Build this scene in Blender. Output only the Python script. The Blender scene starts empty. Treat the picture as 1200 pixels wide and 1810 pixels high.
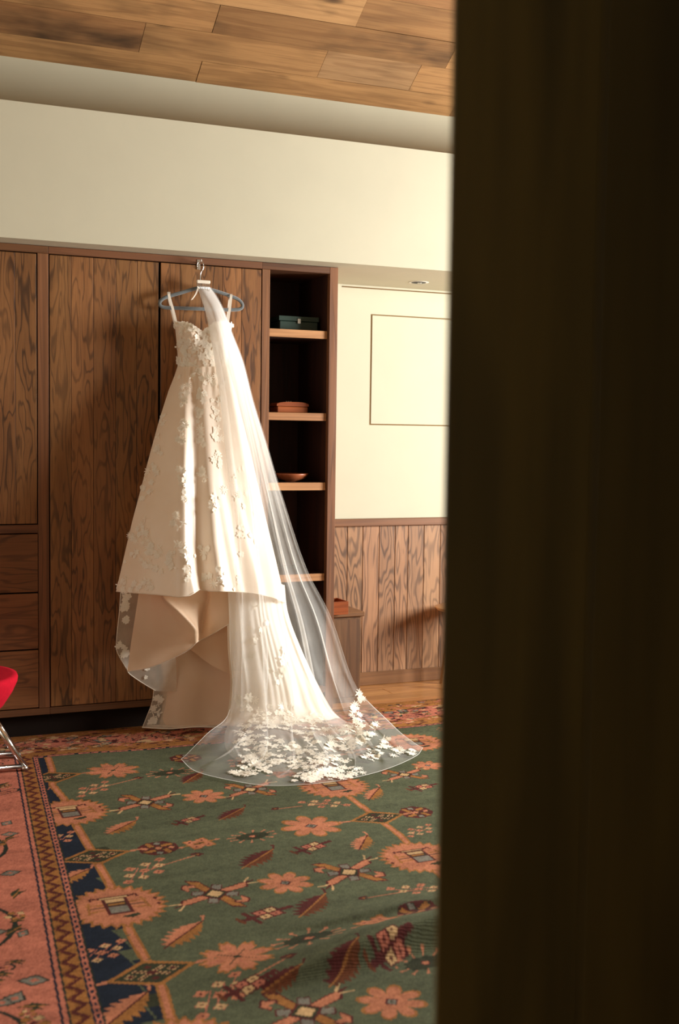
import bpy, bmesh, math, random
import numpy as np
from mathutils import Vector, Matrix
from mathutils.bvhtree import BVHTree

SC = bpy.context.scene
COL = SC.collection
random.seed(7)
RNG = np.random.default_rng(11)

# ------------------------------------------------------------------ camera
F, YAW, PITCH, ROLL, EYE, DIST = 2053.8, .39988, .064457, -.012773, 1.45, 5.57575

def _axes():
    cy, sy, cp, sp = math.cos(YAW), math.sin(YAW), math.cos(PITCH), math.sin(PITCH)
    fwd = np.array([sy*cp, cy*cp, -sp]); right = np.array([cy, -sy, 0.]); down = np.cross(fwd, right)
    cr, sr = math.cos(ROLL), math.sin(ROLL)
    return cr*right + sr*down, -sr*right + cr*down, fwd
AR, AD, AF = _axes()
CAM = np.array([0., -DIST, EYE])

cam_data = bpy.data.cameras.new('camera')
cam = bpy.data.objects.new('camera', cam_data); COL.objects.link(cam)
M = Matrix.Identity(4)
for i in range(3):
    M[i][0] = AR[i]; M[i][1] = -AD[i]; M[i][2] = -AF[i]; M[i][3] = CAM[i]
cam.matrix_world = M
cam_data.sensor_fit = 'VERTICAL'; cam_data.sensor_height = 36.0
cam_data.lens = F/1810*36.0
cam_data.clip_start = .05
cam_data.dof.use_dof = True
cam_data.dof.focus_distance = 5.62
cam_data.dof.aperture_fstop = 3.2
SC.camera = cam

# ------------------------------------------------------------------ world, daylight, exposure
world = bpy.data.worlds.new('world'); SC.world = world; world.use_nodes = True
bg = world.node_tree.nodes['Background']
bg.inputs[0].default_value = (.80, .90, 1.0, 1); bg.inputs[1].default_value = 1.0

def area(name, loc, rot, sx, sy, power, col):
    l = bpy.data.lights.new(name, 'AREA'); l.shape = 'RECTANGLE'; l.size = sx; l.size_y = sy
    l.energy = power; l.color = col
    o = bpy.data.objects.new(name, l); COL.objects.link(o); o.location = loc; o.rotation_euler = rot
    return o
# daylight arriving through the window in the right-hand wall
area('window_daylight', (5.82, -1.95, 1.80), (0, math.radians(90), 0), 1.4, 1.4, 500, (1.0, .99, .955))
# weak fill lamp added on the left, outside an invented window
area('left_fill_light', (-2.12, -3.2, 1.75), (0, math.radians(-90), 0), 1.6, 1.5, 18, (1.0, .95, .86))

SC.view_settings.view_transform = 'Standard'
SC.view_settings.look = 'None'
SC.view_settings.gamma = 1
SC.view_settings.use_curve_mapping = False
SC.view_settings.exposure = .42
SC.cycles.use_denoising = True
SC.cycles.transparent_max_bounces = 32
SC.cycles.max_bounces = 10
SC.cycles.diffuse_bounces = 5

# ------------------------------------------------------------------ pixel -> place
def ray(u, v): return (u-600)/F*AR + (v-905)/F*AD + AF
def onY(u, v, Y=0.):
    g = ray(u, v); return CAM + g*((Y-CAM[1])/g[1])
def onZ(u, v, Z=0.):
    g = ray(u, v); return CAM + g*((Z-CAM[2])/g[2])
def onP(u, v, P0, N):
    g = ray(u, v); return CAM + g*(np.dot(np.array(P0)-CAM, N)/np.dot(g, N))

# ------------------------------------------------------------------ helpers
def wloc(o):
    v = Vector((0, 0, 0))
    while o is not None:
        v = v + Vector(o.location); o = o.parent
    return v
def link(name, me, parent, loc):
    o = bpy.data.objects.new(name, me); COL.objects.link(o)
    if parent is not None:
        o.parent = parent; o.location = Vector(loc) - wloc(parent)
    else:
        o.location = loc
    return o
def tag(o, label=None, cat=None, group=None, kind=None):
    if label: o['label'] = label
    if cat: o['category'] = cat
    if group: o['group'] = group
    if kind: o['kind'] = kind
    return o
def thing(name, loc, label, cat, group=None):
    o = bpy.data.objects.new(name, None); COL.objects.link(o); o.location = loc
    o.empty_display_size = .05
    return tag(o, label, cat, group)
def mobj(name, verts, faces, mat, parent=None, smooth=False, origin=None):
    verts = [tuple(v) for v in verts]
    if origin is None:
        a = np.array(verts); origin = (a.min(0)+a.max(0))/2
    verts = [(v[0]-origin[0], v[1]-origin[1], v[2]-origin[2]) for v in verts]
    me = bpy.data.meshes.new(name); me.from_pydata(verts, [], faces); me.update()
    if smooth: me.polygons.foreach_set('use_smooth', [True]*len(me.polygons))
    me.materials.append(mat)
    return link(name, me, parent, origin)
def bmobj(name, bm, mat, parent=None, smooth=False, origin=(0, 0, 0)):
    bmesh.ops.recalc_face_normals(bm, faces=bm.faces)
    me = bpy.data.meshes.new(name); bm.to_mesh(me); bm.free()
    if smooth: me.polygons.foreach_set('use_smooth', [True]*len(me.polygons))
    me.materials.append(mat)
    return link(name, me, parent, origin)
def box(name, x0, x1, y0, y1, z0, z1, mat, parent=None, bev=.002, rotz=0):
    cx, cy, cz = (x0+x1)/2, (y0+y1)/2, (z0+z1)/2
    bm = bmesh.new(); bmesh.ops.create_cube(bm, size=1)
    for v in bm.verts: v.co = Vector((v.co.x*(x1-x0), v.co.y*(y1-y0), v.co.z*(z1-z0)))
    if bev: bmesh.ops.bevel(bm, geom=bm.edges[:], offset=bev, segments=1, affect='EDGES')
    if rotz: bmesh.ops.rotate(bm, verts=bm.verts[:], cent=(0, 0, 0), matrix=Matrix.Rotation(rotz, 3, 'Z'))
    return bmobj(name, bm, mat, parent, False, (cx, cy, cz))
def struct(o): o['kind'] = 'structure'; return o
def tube(name, pts, rad, mat, parent=None, sides=10, closed=False, flat=None):
    P = [Vector(p) for p in pts]; n = len(P); vs = []; fs = []
    rads = rad if hasattr(rad, '__len__') else [rad]*n
    up = None
    for i in range(n):
        a = P[(i-1) % n] if (closed or i > 0) else P[i]
        b = P[(i+1) % n] if (closed or i < n-1) else P[i]
        t = (b-a).normalized()
        if up is None: up = Vector((0, 1, 0)) if abs(t.y) < .8 else Vector((0, 0, 1))
        s = t.cross(up)
        if s.length < 1e-4: s = t.orthogonal()
        s.normalize(); q = s.cross(t).normalized()
        up = q
        k = flat or 1.
        for j in range(sides):
            an = 2*math.pi*j/sides
            vs.append(P[i] + s*math.cos(an)*rads[i] + q*math.sin(an)*rads[i]*k)
    m = n if closed else n-1
    for i in range(m):
        for j in range(sides):
            a = i*sides+j; b = i*sides+(j+1) % sides
            c = ((i+1) % n)*sides+(j+1) % sides; d = ((i+1) % n)*sides+j
            fs.append((a, b, c, d))
    if not closed:
        fs.append(tuple(range(sides))[::-1]); fs.append(tuple(range((n-1)*sides, n*sides)))
    return mobj(name, vs, fs, mat, parent, True)
def lathe(name, prof, cx, cy, mat, parent=None, sides=40, sx=1., sy=1.):
    vs = []; fs = []
    for r, z in prof:
        for j in range(sides):
            a = 2*math.pi*j/sides
            vs.append((cx+r*sx*math.cos(a), cy+r*sy*math.sin(a), z))
    for i in range(len(prof)-1):
        for j in range(sides):
            fs.append((i*sides+j, i*sides+(j+1) % sides, (i+1)*sides+(j+1) % sides, (i+1)*sides+j))
    fs.append(tuple(range(sides))[::-1]); fs.append(tuple(range((len(prof)-1)*sides, len(prof)*sides)))
    return mobj(name, vs, fs, mat, parent, True)
def cr_resample(P, n, param=None):
    """Catmull-Rom through the points P -> n points (chord-length spaced)."""
    P = np.array(P, float); k = len(P)
    if k == 2:
        t = np.linspace(0, 1, n)[:, None]; return P[0]*(1-t)+P[1]*t
    d = np.r_[0, np.cumsum(np.linalg.norm(np.diff(P, axis=0), axis=1))] if param is None else np.array(param, float)
    d = d/d[-1]; T = np.linspace(0, 1, n)
    m = np.zeros_like(P)
    m[1:-1] = (P[2:]-P[:-2])/(d[2:]-d[:-2])[:, None]
    m[0] = (P[1]-P[0])/(d[1]-d[0]); m[-1] = (P[-1]-P[-2])/(d[-1]-d[-2])
    i = np.clip(np.searchsorted(d, T, side='right')-1, 0, k-2)
    h = (d[i+1]-d[i])[:, None]; x = ((T-d[i])/(d[i+1]-d[i]))[:, None]
    h00 = 2*x**3-3*x**2+1; h10 = x**3-2*x**2+x; h01 = -2*x**3+3*x**2; h11 = x**3-x**2
    return h00*P[i]+h10*h*m[i]+h01*P[i+1]+h11*h*m[i+1]
def grid_from_rows(rows, nu, nv):
    R = np.array([cr_resample(r, nu) for r in rows])
    p = np.r_[0, np.cumsum(np.linalg.norm(np.diff(R, axis=0), axis=2).mean(1))]
    return np.stack([cr_resample(R[:, j], nv, p) for j in range(nu)], axis=1)   # nv x nu x 3
def grid_obj(name, G, mat, parent=None, closed=False):
    nv, nu = G.shape[:2]
    fs = []
    w = nu if closed else nu-1
    for i in range(nv-1):
        for j in range(w):
            fs.append((i*nu+j, i*nu+(j+1) % nu, (i+1)*nu+(j+1) % nu, (i+1)*nu+j))
    return mobj(name, G.reshape(-1, 3), fs, mat, parent, True)
def grid_bvh(G):
    nv, nu = G.shape[:2]
    fs = [(i*nu+j, i*nu+j+1, (i+1)*nu+j+1, (i+1)*nu+j) for i in range(nv-1) for j in range(nu-1)]
    return BVHTree.FromPolygons([tuple(p) for p in G.reshape(-1, 3)], fs)
def smooth01(x, a, b):
    t = np.clip((x-a)/(b-a), 0, 1); return t*t*(3-2*t)

# ------------------------------------------------------------------ materials
def s2l(c):
    return tuple(((x/255)/12.92 if x/255 <= .04045 else ((x/255+.055)/1.055)**2.4) for x in c)
class NT:
    def __init__(s, name):
        s.m = bpy.data.materials.new(name); s.m.use_nodes = True
        s.t = s.m.node_tree; s.t.nodes.clear()
        s.out = s.t.nodes.new('ShaderNodeOutputMaterial')
    def n(s, typ, **kw):
        o = s.t.nodes.new(typ)
        for k, v in kw.items(): setattr(o, k, v)
        return o
    def l(s, a, b): s.t.links.new(a, b)
    def math(s, op, a, b=None):
        o = s.n('ShaderNodeMath', operation=op)
        for i, x in enumerate((a, b)):
            if x is None: continue
            if hasattr(x, 'is_output'): s.l(x, o.inputs[i])
            else: o.inputs[i].default_value = x
        return o.outputs[0]
    def mix(s, f, a, b, blend='MIX'):
        o = s.n('ShaderNodeMix', data_type='RGBA', blend_type=blend)
        for i, x in ((0, f), (6, a), (7, b)):
            if hasattr(x, 'is_output'): s.l(x, o.inputs[i])
            elif i == 0: o.inputs[0].default_value = x
            else: o.inputs[i].default_value = (*x, 1)
        return o.outputs[2]
    def ramp(s, f, stops):
        o = s.n('ShaderNodeValToRGB'); s.l(f, o.inputs[0])
        e = o.color_ramp.elements
        while len(e) < len(stops): e.new(.5)
        for k, (p, c) in enumerate(stops):
            e[k].position = p; e[k].color = (*c, 1) if len(c) == 3 else c
        return o.outputs[0]
    def mapr(s, f, a, b, c=0., d=1.):
        o = s.n('ShaderNodeMapRange'); s.l(f, o.inputs[0])
        for i, x in enumerate((a, b, c, d)): o.inputs[i+1].default_value = x
        return o.outputs[0]
    def noise(s, vec, scale, detail=3, rough=.5, dist=0.):
        o = s.n('ShaderNodeTexNoise'); s.l(vec, o.inputs['Vector'])
        o.inputs['Scale'].default_value = scale; o.inputs['Detail'].default_value = detail
        o.inputs['Roughness'].default_value = rough; o.inputs['Distortion'].default_value = dist
        return o.outputs[0]
    def coords(s, scale=(1, 1, 1), rnd=True):
        tc = s.n('ShaderNodeTexCoord'); v = tc.outputs['Object']
        if rnd:
            oi = s.n('ShaderNodeObjectInfo')
            a = s.n('ShaderNodeVectorMath', operation='ADD')
            cb = s.n('ShaderNodeCombineXYZ')
            for i, k in enumerate((17., 31., 53.)): s.l(s.math('MULTIPLY', oi.outputs['Random'], k), cb.inputs[i])
            s.l(v, a.inputs[0]); s.l(cb.outputs[0], a.inputs[1]); v = a.outputs[0]
            s.rand = oi.outputs['Random']
        m = s.n('ShaderNodeVectorMath', operation='MULTIPLY'); s.l(v, m.inputs[0]); m.inputs[1].default_value = scale
        return m.outputs[0]
    def bsdf(s, col, rough=.5, spec=.5, metal=0., bump=None, bstr=.2, bdist=.002, **kw):
        b = s.n('ShaderNodeBsdfPrincipled')
        if hasattr(col, 'is_output'): s.l(col, b.inputs['Base Color'])
        else: b.inputs['Base Color'].default_value = (*col, 1)
        if hasattr(rough, 'is_output'): s.l(rough, b.inputs['Roughness'])
        else: b.inputs['Roughness'].default_value = rough
        b.inputs['Specular IOR Level'].default_value = spec; b.inputs['Metallic'].default_value = metal
        for k, v in kw.items(): b.inputs[k].default_value = v
        if bump is not None:
            bp = s.n('ShaderNodeBump'); bp.inputs['Strength'].default_value = bstr; bp.inputs['Distance'].default_value = bdist
            s.l(bump, bp.inputs['Height']); s.l(bp.outputs[0], b.inputs['Normal'])
        return b.outputs[0]
    def done(s, sh): s.l(sh, s.out.inputs[0]); return s.m

def wood(name, base, alt, dark, axis='Z', across=9., along=.9, rings=46., figure=.75, fine=.35, vary=.35, rough=.45, lo=.35, hi=.95, spec=.4):
    k = NT(name)
    sc = {'Z': (across, across, along), 'X': (along, across, across), 'Y': (across, along, across)}[axis]
    p = k.coords(sc)
    n1 = k.noise(p, 1., 2.2, .45, .35)
    ring = k.math('MULTIPLY_ADD', k.math('SINE', k.math('MULTIPLY', n1, rings)), .5)
    k.t.nodes[-1].inputs[2].default_value = .5
    fig = k.mapr(ring, lo, hi)
    blot = k.mapr(k.noise(p, .7, 2, .5), .38, .62)
    fsc = tuple(x*(14 if x == across else 3.) for x in sc)
    pf = k.coords(fsc)
    fn = k.noise(pf, 1., 4, .65)
    c = k.mix(blot, base, alt)
    c = k.mix(k.math('MULTIPLY', k.math('MULTIPLY', fig, k.mapr(blot, 0, 1, .55, 1.)), figure), c, dark)
    c = k.mix(k.math('MULTIPLY', k.mapr(fn, .45, .75), fine), c, dark)
    hv = k.n('ShaderNodeHueSaturation'); k.l(c, hv.inputs['Color'])
    k.l(k.mapr(k.rand, 0, 1, 1-vary, 1+vary), hv.inputs['Value'])
    h2 = k.math('FRACT', k.math('MULTIPLY', k.rand, 7.31))
    k.l(k.mapr(h2, 0, 1, .497, .503), hv.inputs['Hue'])
    b = k.math('SUBTRACT', 1., k.math('ADD', k.math('MULTIPLY', fig, .6), k.math('MULTIPLY', fn, .5)))
    return k.done(k.bsdf(hv.outputs[0], rough, spec, bump=b, bstr=.25, bdist=.0012))

def plain(name, col, rough=.5, spec=.5, metal=0., var=.06, nscale=8., bstr=.05, **kw):
    k = NT(name); p = k.coords()
    n = k.noise(p, nscale, 4, .6)
    c = k.mix(k.mapr(n, .3, .7), tuple(x*(1-var) for x in col), tuple(min(1, x*(1+var)) for x in col))
    return k.done(k.bsdf(c, rough, spec, metal, bump=k.noise(p, nscale*14, 3), bstr=bstr, bdist=.001, **kw))

W_WARD = wood('oak_wardrobe', s2l((138, 94, 54)), s2l((122, 80, 44)), s2l((52, 33, 19)), 'Z', 17, 2.6, 44, .8, .45, .12, .45, .7, 1.0)
W_WARDX = wood('oak_wardrobe_horizontal', s2l((128, 84, 50)), s2l((112, 71, 40)), s2l((58, 35, 20)), 'X', 15, 2., 40, .6, .4, .1, .45, .7, 1.0)
W_STILE = wood('oak_stile', s2l((128, 84, 52)), s2l((112, 72, 43)), s2l((66, 40, 24)), 'Z', 16, .7, 40, .45, .4, .1, .5)
W_RAIL = wood('oak_rail', s2l((112, 72, 43)), s2l((98, 62, 36)), s2l((60, 36, 21)), 'X', 16, .7, 40, .45, .4, .1, .5)
W_SHELF = wood('oak_shelf', s2l((178, 128, 84)), s2l((164, 114, 72)), s2l((110, 70, 42)), 'X', 20, .8, 40, .4, .4, .08, .5)
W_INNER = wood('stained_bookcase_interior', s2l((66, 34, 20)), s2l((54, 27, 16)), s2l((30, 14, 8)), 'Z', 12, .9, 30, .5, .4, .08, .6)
W_WAIN = wood('oak_wainscot', s2l((158, 118, 84)), s2l((142, 103, 71)), s2l((72, 50, 34)), 'Z', 9, 1.5, 85, .85, .4, .1, .5, .45, 1.0)
W_CAP = wood('oak_cap', s2l((128, 88, 56)), s2l((116, 78, 47)), s2l((80, 50, 30)), 'X', 16, .6, 40, .4, .4, .08, .45)
W_FLOOR = wood('oak_floor', s2l((180, 128, 76)), s2l((164, 112, 62)), s2l((120, 76, 40)), 'X', 12, .6, 36, .4, .35, .14, .28)
W_CEIL = None
W_DOOR = wood('dark_stained_door', s2l((104, 84, 38)), s2l((78, 64, 30)), s2l((34, 30, 15)), 'Z', 5, .8, 18, .7, .3, .2, .55, .3, .9, .3)
W_CHEST = wood('walnut_chest', s2l((112, 78, 48)), s2l((98, 66, 40)), s2l((60, 38, 22)), 'Z', 12, .8, 34, .5, .4, .05, .5)
W_BOX = wood('cherry_box', s2l((156, 82, 42)), s2l((138, 68, 34)), s2l((90, 40, 20)), 'X', 18, 1.2, 30, .4, .3, .05, .35)
W_BOWL = wood('turned_bowl', s2l((178, 104, 66)), s2l((160, 88, 54)), s2l((110, 56, 34)), 'X', 14, 3, 26, .4, .3, .05, .4)
W_PALE = wood('birch_table', s2l((232, 190, 140)), s2l((222, 176, 124)), s2l((180, 130, 84)), 'X', 10, 1.2, 30, .3, .25, .04, .4)

def ceiling_wood():
    k = NT('reclaimed_ceiling_wood')
    p = k.coords((.8, 9, 9))
    n1 = k.noise(p, 1., 3, .5, .4)
    ring = k.mapr(k.math('SINE', k.math('MULTIPLY', n1, 30.)), .1, 1.)
    big = k.noise(k.coords((1.3, 3.5, 3.5)), 1., 4, .55)
    fn = k.noise(k.coords((4, 120, 120)), 1., 4, .65)
    tone = k.ramp(k.math('FRACT', k.math('MULTIPLY', k.rand, 5.17)), [(0, s2l((118, 84, 50))), (.3, s2l((164, 122, 76))), (.55, s2l((138, 98, 60))), (.8, s2l((172, 132, 86))), (1, s2l((128, 98, 68)))])
    c = k.mix(k.math('MULTIPLY', ring, .3), tone, s2l((92, 56, 28)))
    c = k.mix(k.math('MULTIPLY', k.mapr(fn, .45, .75), .4), c, s2l((86, 54, 28)))
    stain = k.math('MULTIPLY', k.mapr(big, .50, .68), k.mapr(k.math('FRACT', k.math('MULTIPLY', k.rand, 9.7)), .2, .8, .3, 1.))
    c = k.mix(k.math('MULTIPLY', stain, .95), c, s2l((48, 33, 18)))
    vo = k.n('ShaderNodeTexVoronoi'); vo.inputs['Scale'].default_value = 1.; k.l(k.coords((2.2, 6, 6)), vo.inputs['Vector'])
    knot = k.mapr(vo.outputs['Distance'], .05, .16, 1., 0.)
    c = k.mix(k.math('MULTIPLY', knot, .8), c, s2l((38, 22, 12)))
    b = k.math('SUBTRACT', 1., k.math('ADD', k.math('MULTIPLY', ring, .4), fn))
    return k.done(k.bsdf(c, .65, .3, bump=b, bstr=.35, bdist=.002))
W_CEIL = ceiling_wood()

PLASTER = plain('cream_plaster', s2l((192, 187, 164)), .85, .2, var=.025, nscale=3., bstr=.12)
DARKGAP = plain('dark_gap', s2l((26, 18, 12)), .9, .1)
PLINTH = plain('plinth_black', s2l((30, 20, 14)), .8, .2)
LAMPTRIM = plain('white_lamp_trim', s2l((225, 222, 212)), .4, .4)
BLACKM = plain('black_baffle', s2l((22, 20, 18)), .5, .4)
CHROME = plain('chrome', (.82, .82, .82), .12, .5, 1., var=.02, bstr=.0)
STEEL = plain('brushed_steel', (.72, .70, .66), .28, .5, 1., var=.03, bstr=.02)
REDF = plain('red_wool_upholstery', s2l((172, 16, 36)), .95, .1, var=.1, nscale=60., bstr=.3)
GREENB = plain('dark_green_lacquer', s2l((34, 54, 44)), .4, .5, var=.1)
VELVET = plain('grey_velvet', s2l((100, 104, 104)), .9, .2, var=.08, nscale=40., bstr=.2, **{'Sheen Weight': .4})
GLIDE = plain('tan_rubber_glide', s2l((120, 96, 70)), .7, .3)
HALLW = plain('hall_wall', s2l((120, 110, 92)), .9, .2)

def cloth(name, col, trans=.3, alpha=1., rough=.5, sheen=.3, spec=.4, wv=900., col2=None, bstr=.12):
    k = NT(name); p = k.coords(rnd=False)
    n = k.noise(p, 5., 3, .5)
    c = k.mix(k.mapr(n, .35, .65), col, col2 or tuple(x*.96 for x in col))
    b = k.bsdf(c, rough, spec, bump=k.noise(p, wv, 2), bstr=bstr, bdist=.0006, **{'Sheen Weight': sheen, 'Sheen Roughness': .4})
    tr = k.n('ShaderNodeBsdfTranslucent'); k.l(c, tr.inputs[0])
    m = k.n('ShaderNodeMixShader'); m.inputs[0].default_value = trans; k.l(b, m.inputs[1]); k.l(tr.outputs[0], m.inputs[2])
    sh = m.outputs[0]
    if alpha < 1.:
        t = k.n('ShaderNodeBsdfTransparent'); x = k.n('ShaderNodeMixShader')
        k.l(k.mapr(k.noise(p, 14., 3), .3, .7, alpha*.85, alpha*1.15), x.inputs[0])
        k.l(t.outputs[0], x.inputs[1]); k.l(sh, x.inputs[2]); sh = x.outputs[0]
    return k.done(sh)
SATIN = cloth('ivory_satin_organza', s2l((243, 229, 210)), .22, 1., .36, .3, .5, 500., s2l((239, 222, 200)))
LINING = cloth('champagne_lining', s2l((236, 208, 178)), .25, 1., .42, .25, .4, 700., s2l((231, 200, 168)))
ORGANZA = cloth('sheer_organza', s2l((240, 230, 212)), .4, .55, .5, .2, .3)
TULLE = cloth('white_tulle', s2l((252, 250, 245)), .45, .21, .6, .1, .2)
def graded_tulle(name, col, z0, z1, a0, a1):
    k = NT(name); tc = k.n('ShaderNodeTexCoord'); sp = k.n('ShaderNodeSeparateXYZ'); k.l(tc.outputs['Object'], sp.inputs[0])
    d = k.n('ShaderNodeBsdfDiffuse'); tr = k.n('ShaderNodeBsdfTranslucent'); t = k.n('ShaderNodeBsdfTransparent')
    d.inputs[0].default_value = (*col, 1); tr.inputs[0].default_value = (*col, 1)
    m = k.n('ShaderNodeMixShader'); m.inputs[0].default_value = .4; k.l(d.outputs[0], m.inputs[1]); k.l(tr.outputs[0], m.inputs[2])
    x = k.n('ShaderNodeMixShader'); k.l(k.mapr(sp.outputs[2], z0, z1, a0, a1), x.inputs[0]); k.l(t.outputs[0], x.inputs[1]); k.l(m.outputs[0], x.inputs[2])
    return k.done(x.outputs[0])
TRAINL = graded_tulle('sheer_lace_train', s2l((252, 249, 241)), -.345, -.08, .26, .93)
TULLEG = graded_tulle('gathered_tulle_layer', s2l((252, 250, 245)), -.25, .55, .04, .78)
TULLED = cloth('gathered_tulle', s2l((252, 250, 245)), .4, .6, .6, .1, .2)
LACE = cloth('ivory_lace_applique', s2l((252, 246, 232)), .25, 1., .5, .25, .4, 300., bstr=.3)
RIBBON = cloth('ivory_ribbon', s2l((248, 240, 224)), .25, 1., .35, .2, .5)

# ------------------------------------------------------------------ room shell
XL, XR, YF, YH = -2.0, 5.6, -5.05, -7.4
YA = .589                       # back of the alcove
struct(box('floor', XL-.1, XR+.1, YH-.1, YA+.1, -.14, -.02, plain('screed', s2l((150, 110, 70)), .6), bev=0))
floor = bpy.data.objects['floor']
fy = YA
rowi = 0
while fy > -5.0:                                    # oak boards, most of them under the rug
    w = .14; x = XL - random.random()*.9
    if fy > .0 or fy < -4.0 or True:
        while x < XR:
            L = random.uniform(1.3, 2.3)
            if fy > -.2 or rowi > 28 or x > 3.2 or x+L < .35:
                box('plank', max(x, XL)+.0008, min(x+L, XR)-.0008, fy-w+.0008, fy-.0008, -.02, 0, W_FLOOR, floor, .0012)
            x += L
    fy -= w; rowi += 1

# soffit box over the wardrobe and the alcove
struct(box('wall_back', XL, XR, -.15, YA+.1, 2.32, 2.922, PLASTER, bev=0))
# set-back wall between soffit and ceiling
YU = .28
ZC = float(onY(400, 151.5, YU)[2])
struct(box('wall_upper', XL, XR, YU, YU+.1, 2.90, ZC+.05, PLASTER, bev=0))
struct(box('wall_alcove', 2.30, XR, YA, YA+.1, 0, 2.32, PLASTER, bev=0))
struct(box('wall_behind_cabinets', XL, 2.33, .50, YA+.1, 0, 2.32, PLASTER, bev=0))
# right-hand wall with a window opening
wy0, wy1, wz0, wz1 = -2.75, -1.15, 1.05, 2.6
struct(mobj('wall_right', *(lambda b: ([v for q in b for v in q], [tuple(8*i+k for k in f) for i in range(len(b)) for f in ((0,1,3,2),(4,6,7,5),(0,4,5,1),(2,3,7,6),(0,2,6,4),(1,5,7,3))]))(
    [[(x, y, z) for x in (XR, XR+.15) for y in (a, b) for z in (c, d)] for a, b, c, d in
     ((YH, wy0, 0, 6), (wy1, YA+.1, 0, 6), (wy0, wy1, 0, wz0), (wy0, wy1, wz1, 6))]), PLASTER))
def window(name, X, y0, y1, z0, z1):
    f = bmesh.new()
    win = struct(box(name, X-.02, X+.07, y0-.03, y1+.03, z0-.05, z0, W_CAP, None, .002))
    f.free()
    for a, b, c, d in ((y0, y0+.05, z0, z1), (y1-.05, y1, z0, z1), (y0+.05, y1-.05, z1-.05, z1), ((y0+y1)/2-.02, (y0+y1)/2+.02, z0, z1-.05)):
        box('window_frame', X, X+.06, a, b, c, d, W_STILE, win, .002)
    k = NT('window_glass'); t = k.n('ShaderNodeBsdfTransparent'); g = k.n('ShaderNodeBsdfGlossy'); g.inputs['Roughness'].default_value = .02
    m = k.n('ShaderNodeMixShader'); m.inputs[0].default_value = .06; k.l(t.outputs[0], m.inputs[1]); k.l(g.outputs[0], m.inputs[2])
    gm = k.done(m.outputs[0])
    for a, b in ((y0+.05, (y0+y1)/2-.02), ((y0+y1)/2+.02, y1-.05)):
        box('pane', X+.025, X+.031, a, b, z0, z1-.05, gm, win, 0)
window('window_1', XR+.04, wy0, wy1, wz0, wz1)
# left-hand wall, out of view; its window is added for the fill lamp
ly0, ly1, lz0, lz1 = -3.95, -2.45, .9, 2.5
struct(mobj('wall_left', *(lambda b: ([v for q in b for v in q], [tuple(8*i+k for k in f) for i in range(len(b)) for f in ((0,1,3,2),(4,6,7,5),(0,4,5,1),(2,3,7,6),(0,2,6,4),(1,5,7,3))]))(
    [[(x, y, z) for x in (XL-.1, XL) for y in (a, b) for z in (c, d)] for a, b, c, d in
     ((YH, ly0, 0, 6), (ly1, YA+.1, 0, 6), (ly0, ly1, 0, lz0), (ly0, ly1, lz1, 6))]), PLASTER))
window('fill_window_left', XL-.08, ly0, ly1, lz0, lz1)
# partition behind the camera side, with the doorway the photograph is taken through
struct(mobj('wall_front', *(lambda b: ([v for q in b for v in q], [tuple(8*i+k for k in f) for i in range(len(b)) for f in ((0,1,3,2),(4,6,7,5),(0,4,5,1),(2,3,7,6),(0,2,6,4),(1,5,7,3))]))(
    [[(x, y, z) for x in (a, b) for y in (YF-.12, YF) for z in (c, d)] for a, b, c, d in
     ((XL, -.18, 0, 6), (1.36, XR, 0, 6), (-.18, 1.36, 2.5, 6))]), HALLW))
struct(box('wall_hall', XL-.1, XR+.1, YH-.1, YH, 0, 2.7, HALLW, bev=0))
struct(box('ceiling_hall', XL-.1, XR+.1, YH, YF-.12, 2.6, 2.7, HALLW, bev=0))

# pitched ceiling of reclaimed boards, laid parallel to the wardrobe wall
SL = math.radians(31)
P0 = np.array([0, YU, ZC]); DU = np.array([0, -math.cos(SL), math.sin(SL)]); NN = np.array([0, -math.sin(SL), -math.cos(SL)])
ridge = 3.1/math.cos(SL)
cv = []
for t in (.03, .13):
    for s, x in ((-.1, XL-.1), (-.1, XR+.15), (ridge, XR+.15), (ridge, XL-.1)):
        q = P0 + DU*s - NN*t; cv.append((x, q[1], q[2]))
ceiling = struct(mobj('ceiling', cv, [(0, 1, 2, 3), (7, 6, 5, 4), (0, 4, 5, 1), (1, 5, 6, 2), (2, 6, 7, 3), (3, 7, 4, 0)], DARKGAP))
q = P0 + DU*ridge
struct(mobj('ceiling_front', [(XL-.1, q[1], q[2]), (XR+.15, q[1], q[2]), (XR+.15, YF-.12, q[2]-1.2), (XL-.1, YF-.12, q[2]-1.2)] +
            [(XL-.1, q[1], q[2]+.1), (XR+.15, q[1], q[2]+.1), (XR+.15, YF-.12, q[2]-1.1), (XL-.1, YF-.12, q[2]-1.1)],
            [(3, 2, 1, 0), (4, 5, 6, 7), (0, 1, 5, 4), (1, 2, 6, 5), (2, 3, 7, 6), (3, 0, 4, 7)], W_CEIL))
sval = lambda u, v: float(np.dot(onP(u, v, P0, NN)-P0, DU))
xval = lambda u, v: float(onP(u, v, P0, NN)[0])
bounds = [-.06, sval(352, 107), sval(450, 69), sval(600, 42), sval(790, 17)]
print('ceiling rows', bounds)
while bounds[-1] < ridge-.25: bounds.append(bounds[-1]+random.choice((.17, .19, .2, .22)))
joints = {0: [xval(353, 122)], 1: [xval(253, 60), xval(571, 110), xval(731, 142)], 2: [xval(383, 30), xval(800, 95)], 3: [xval(640, 20)]}
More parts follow.
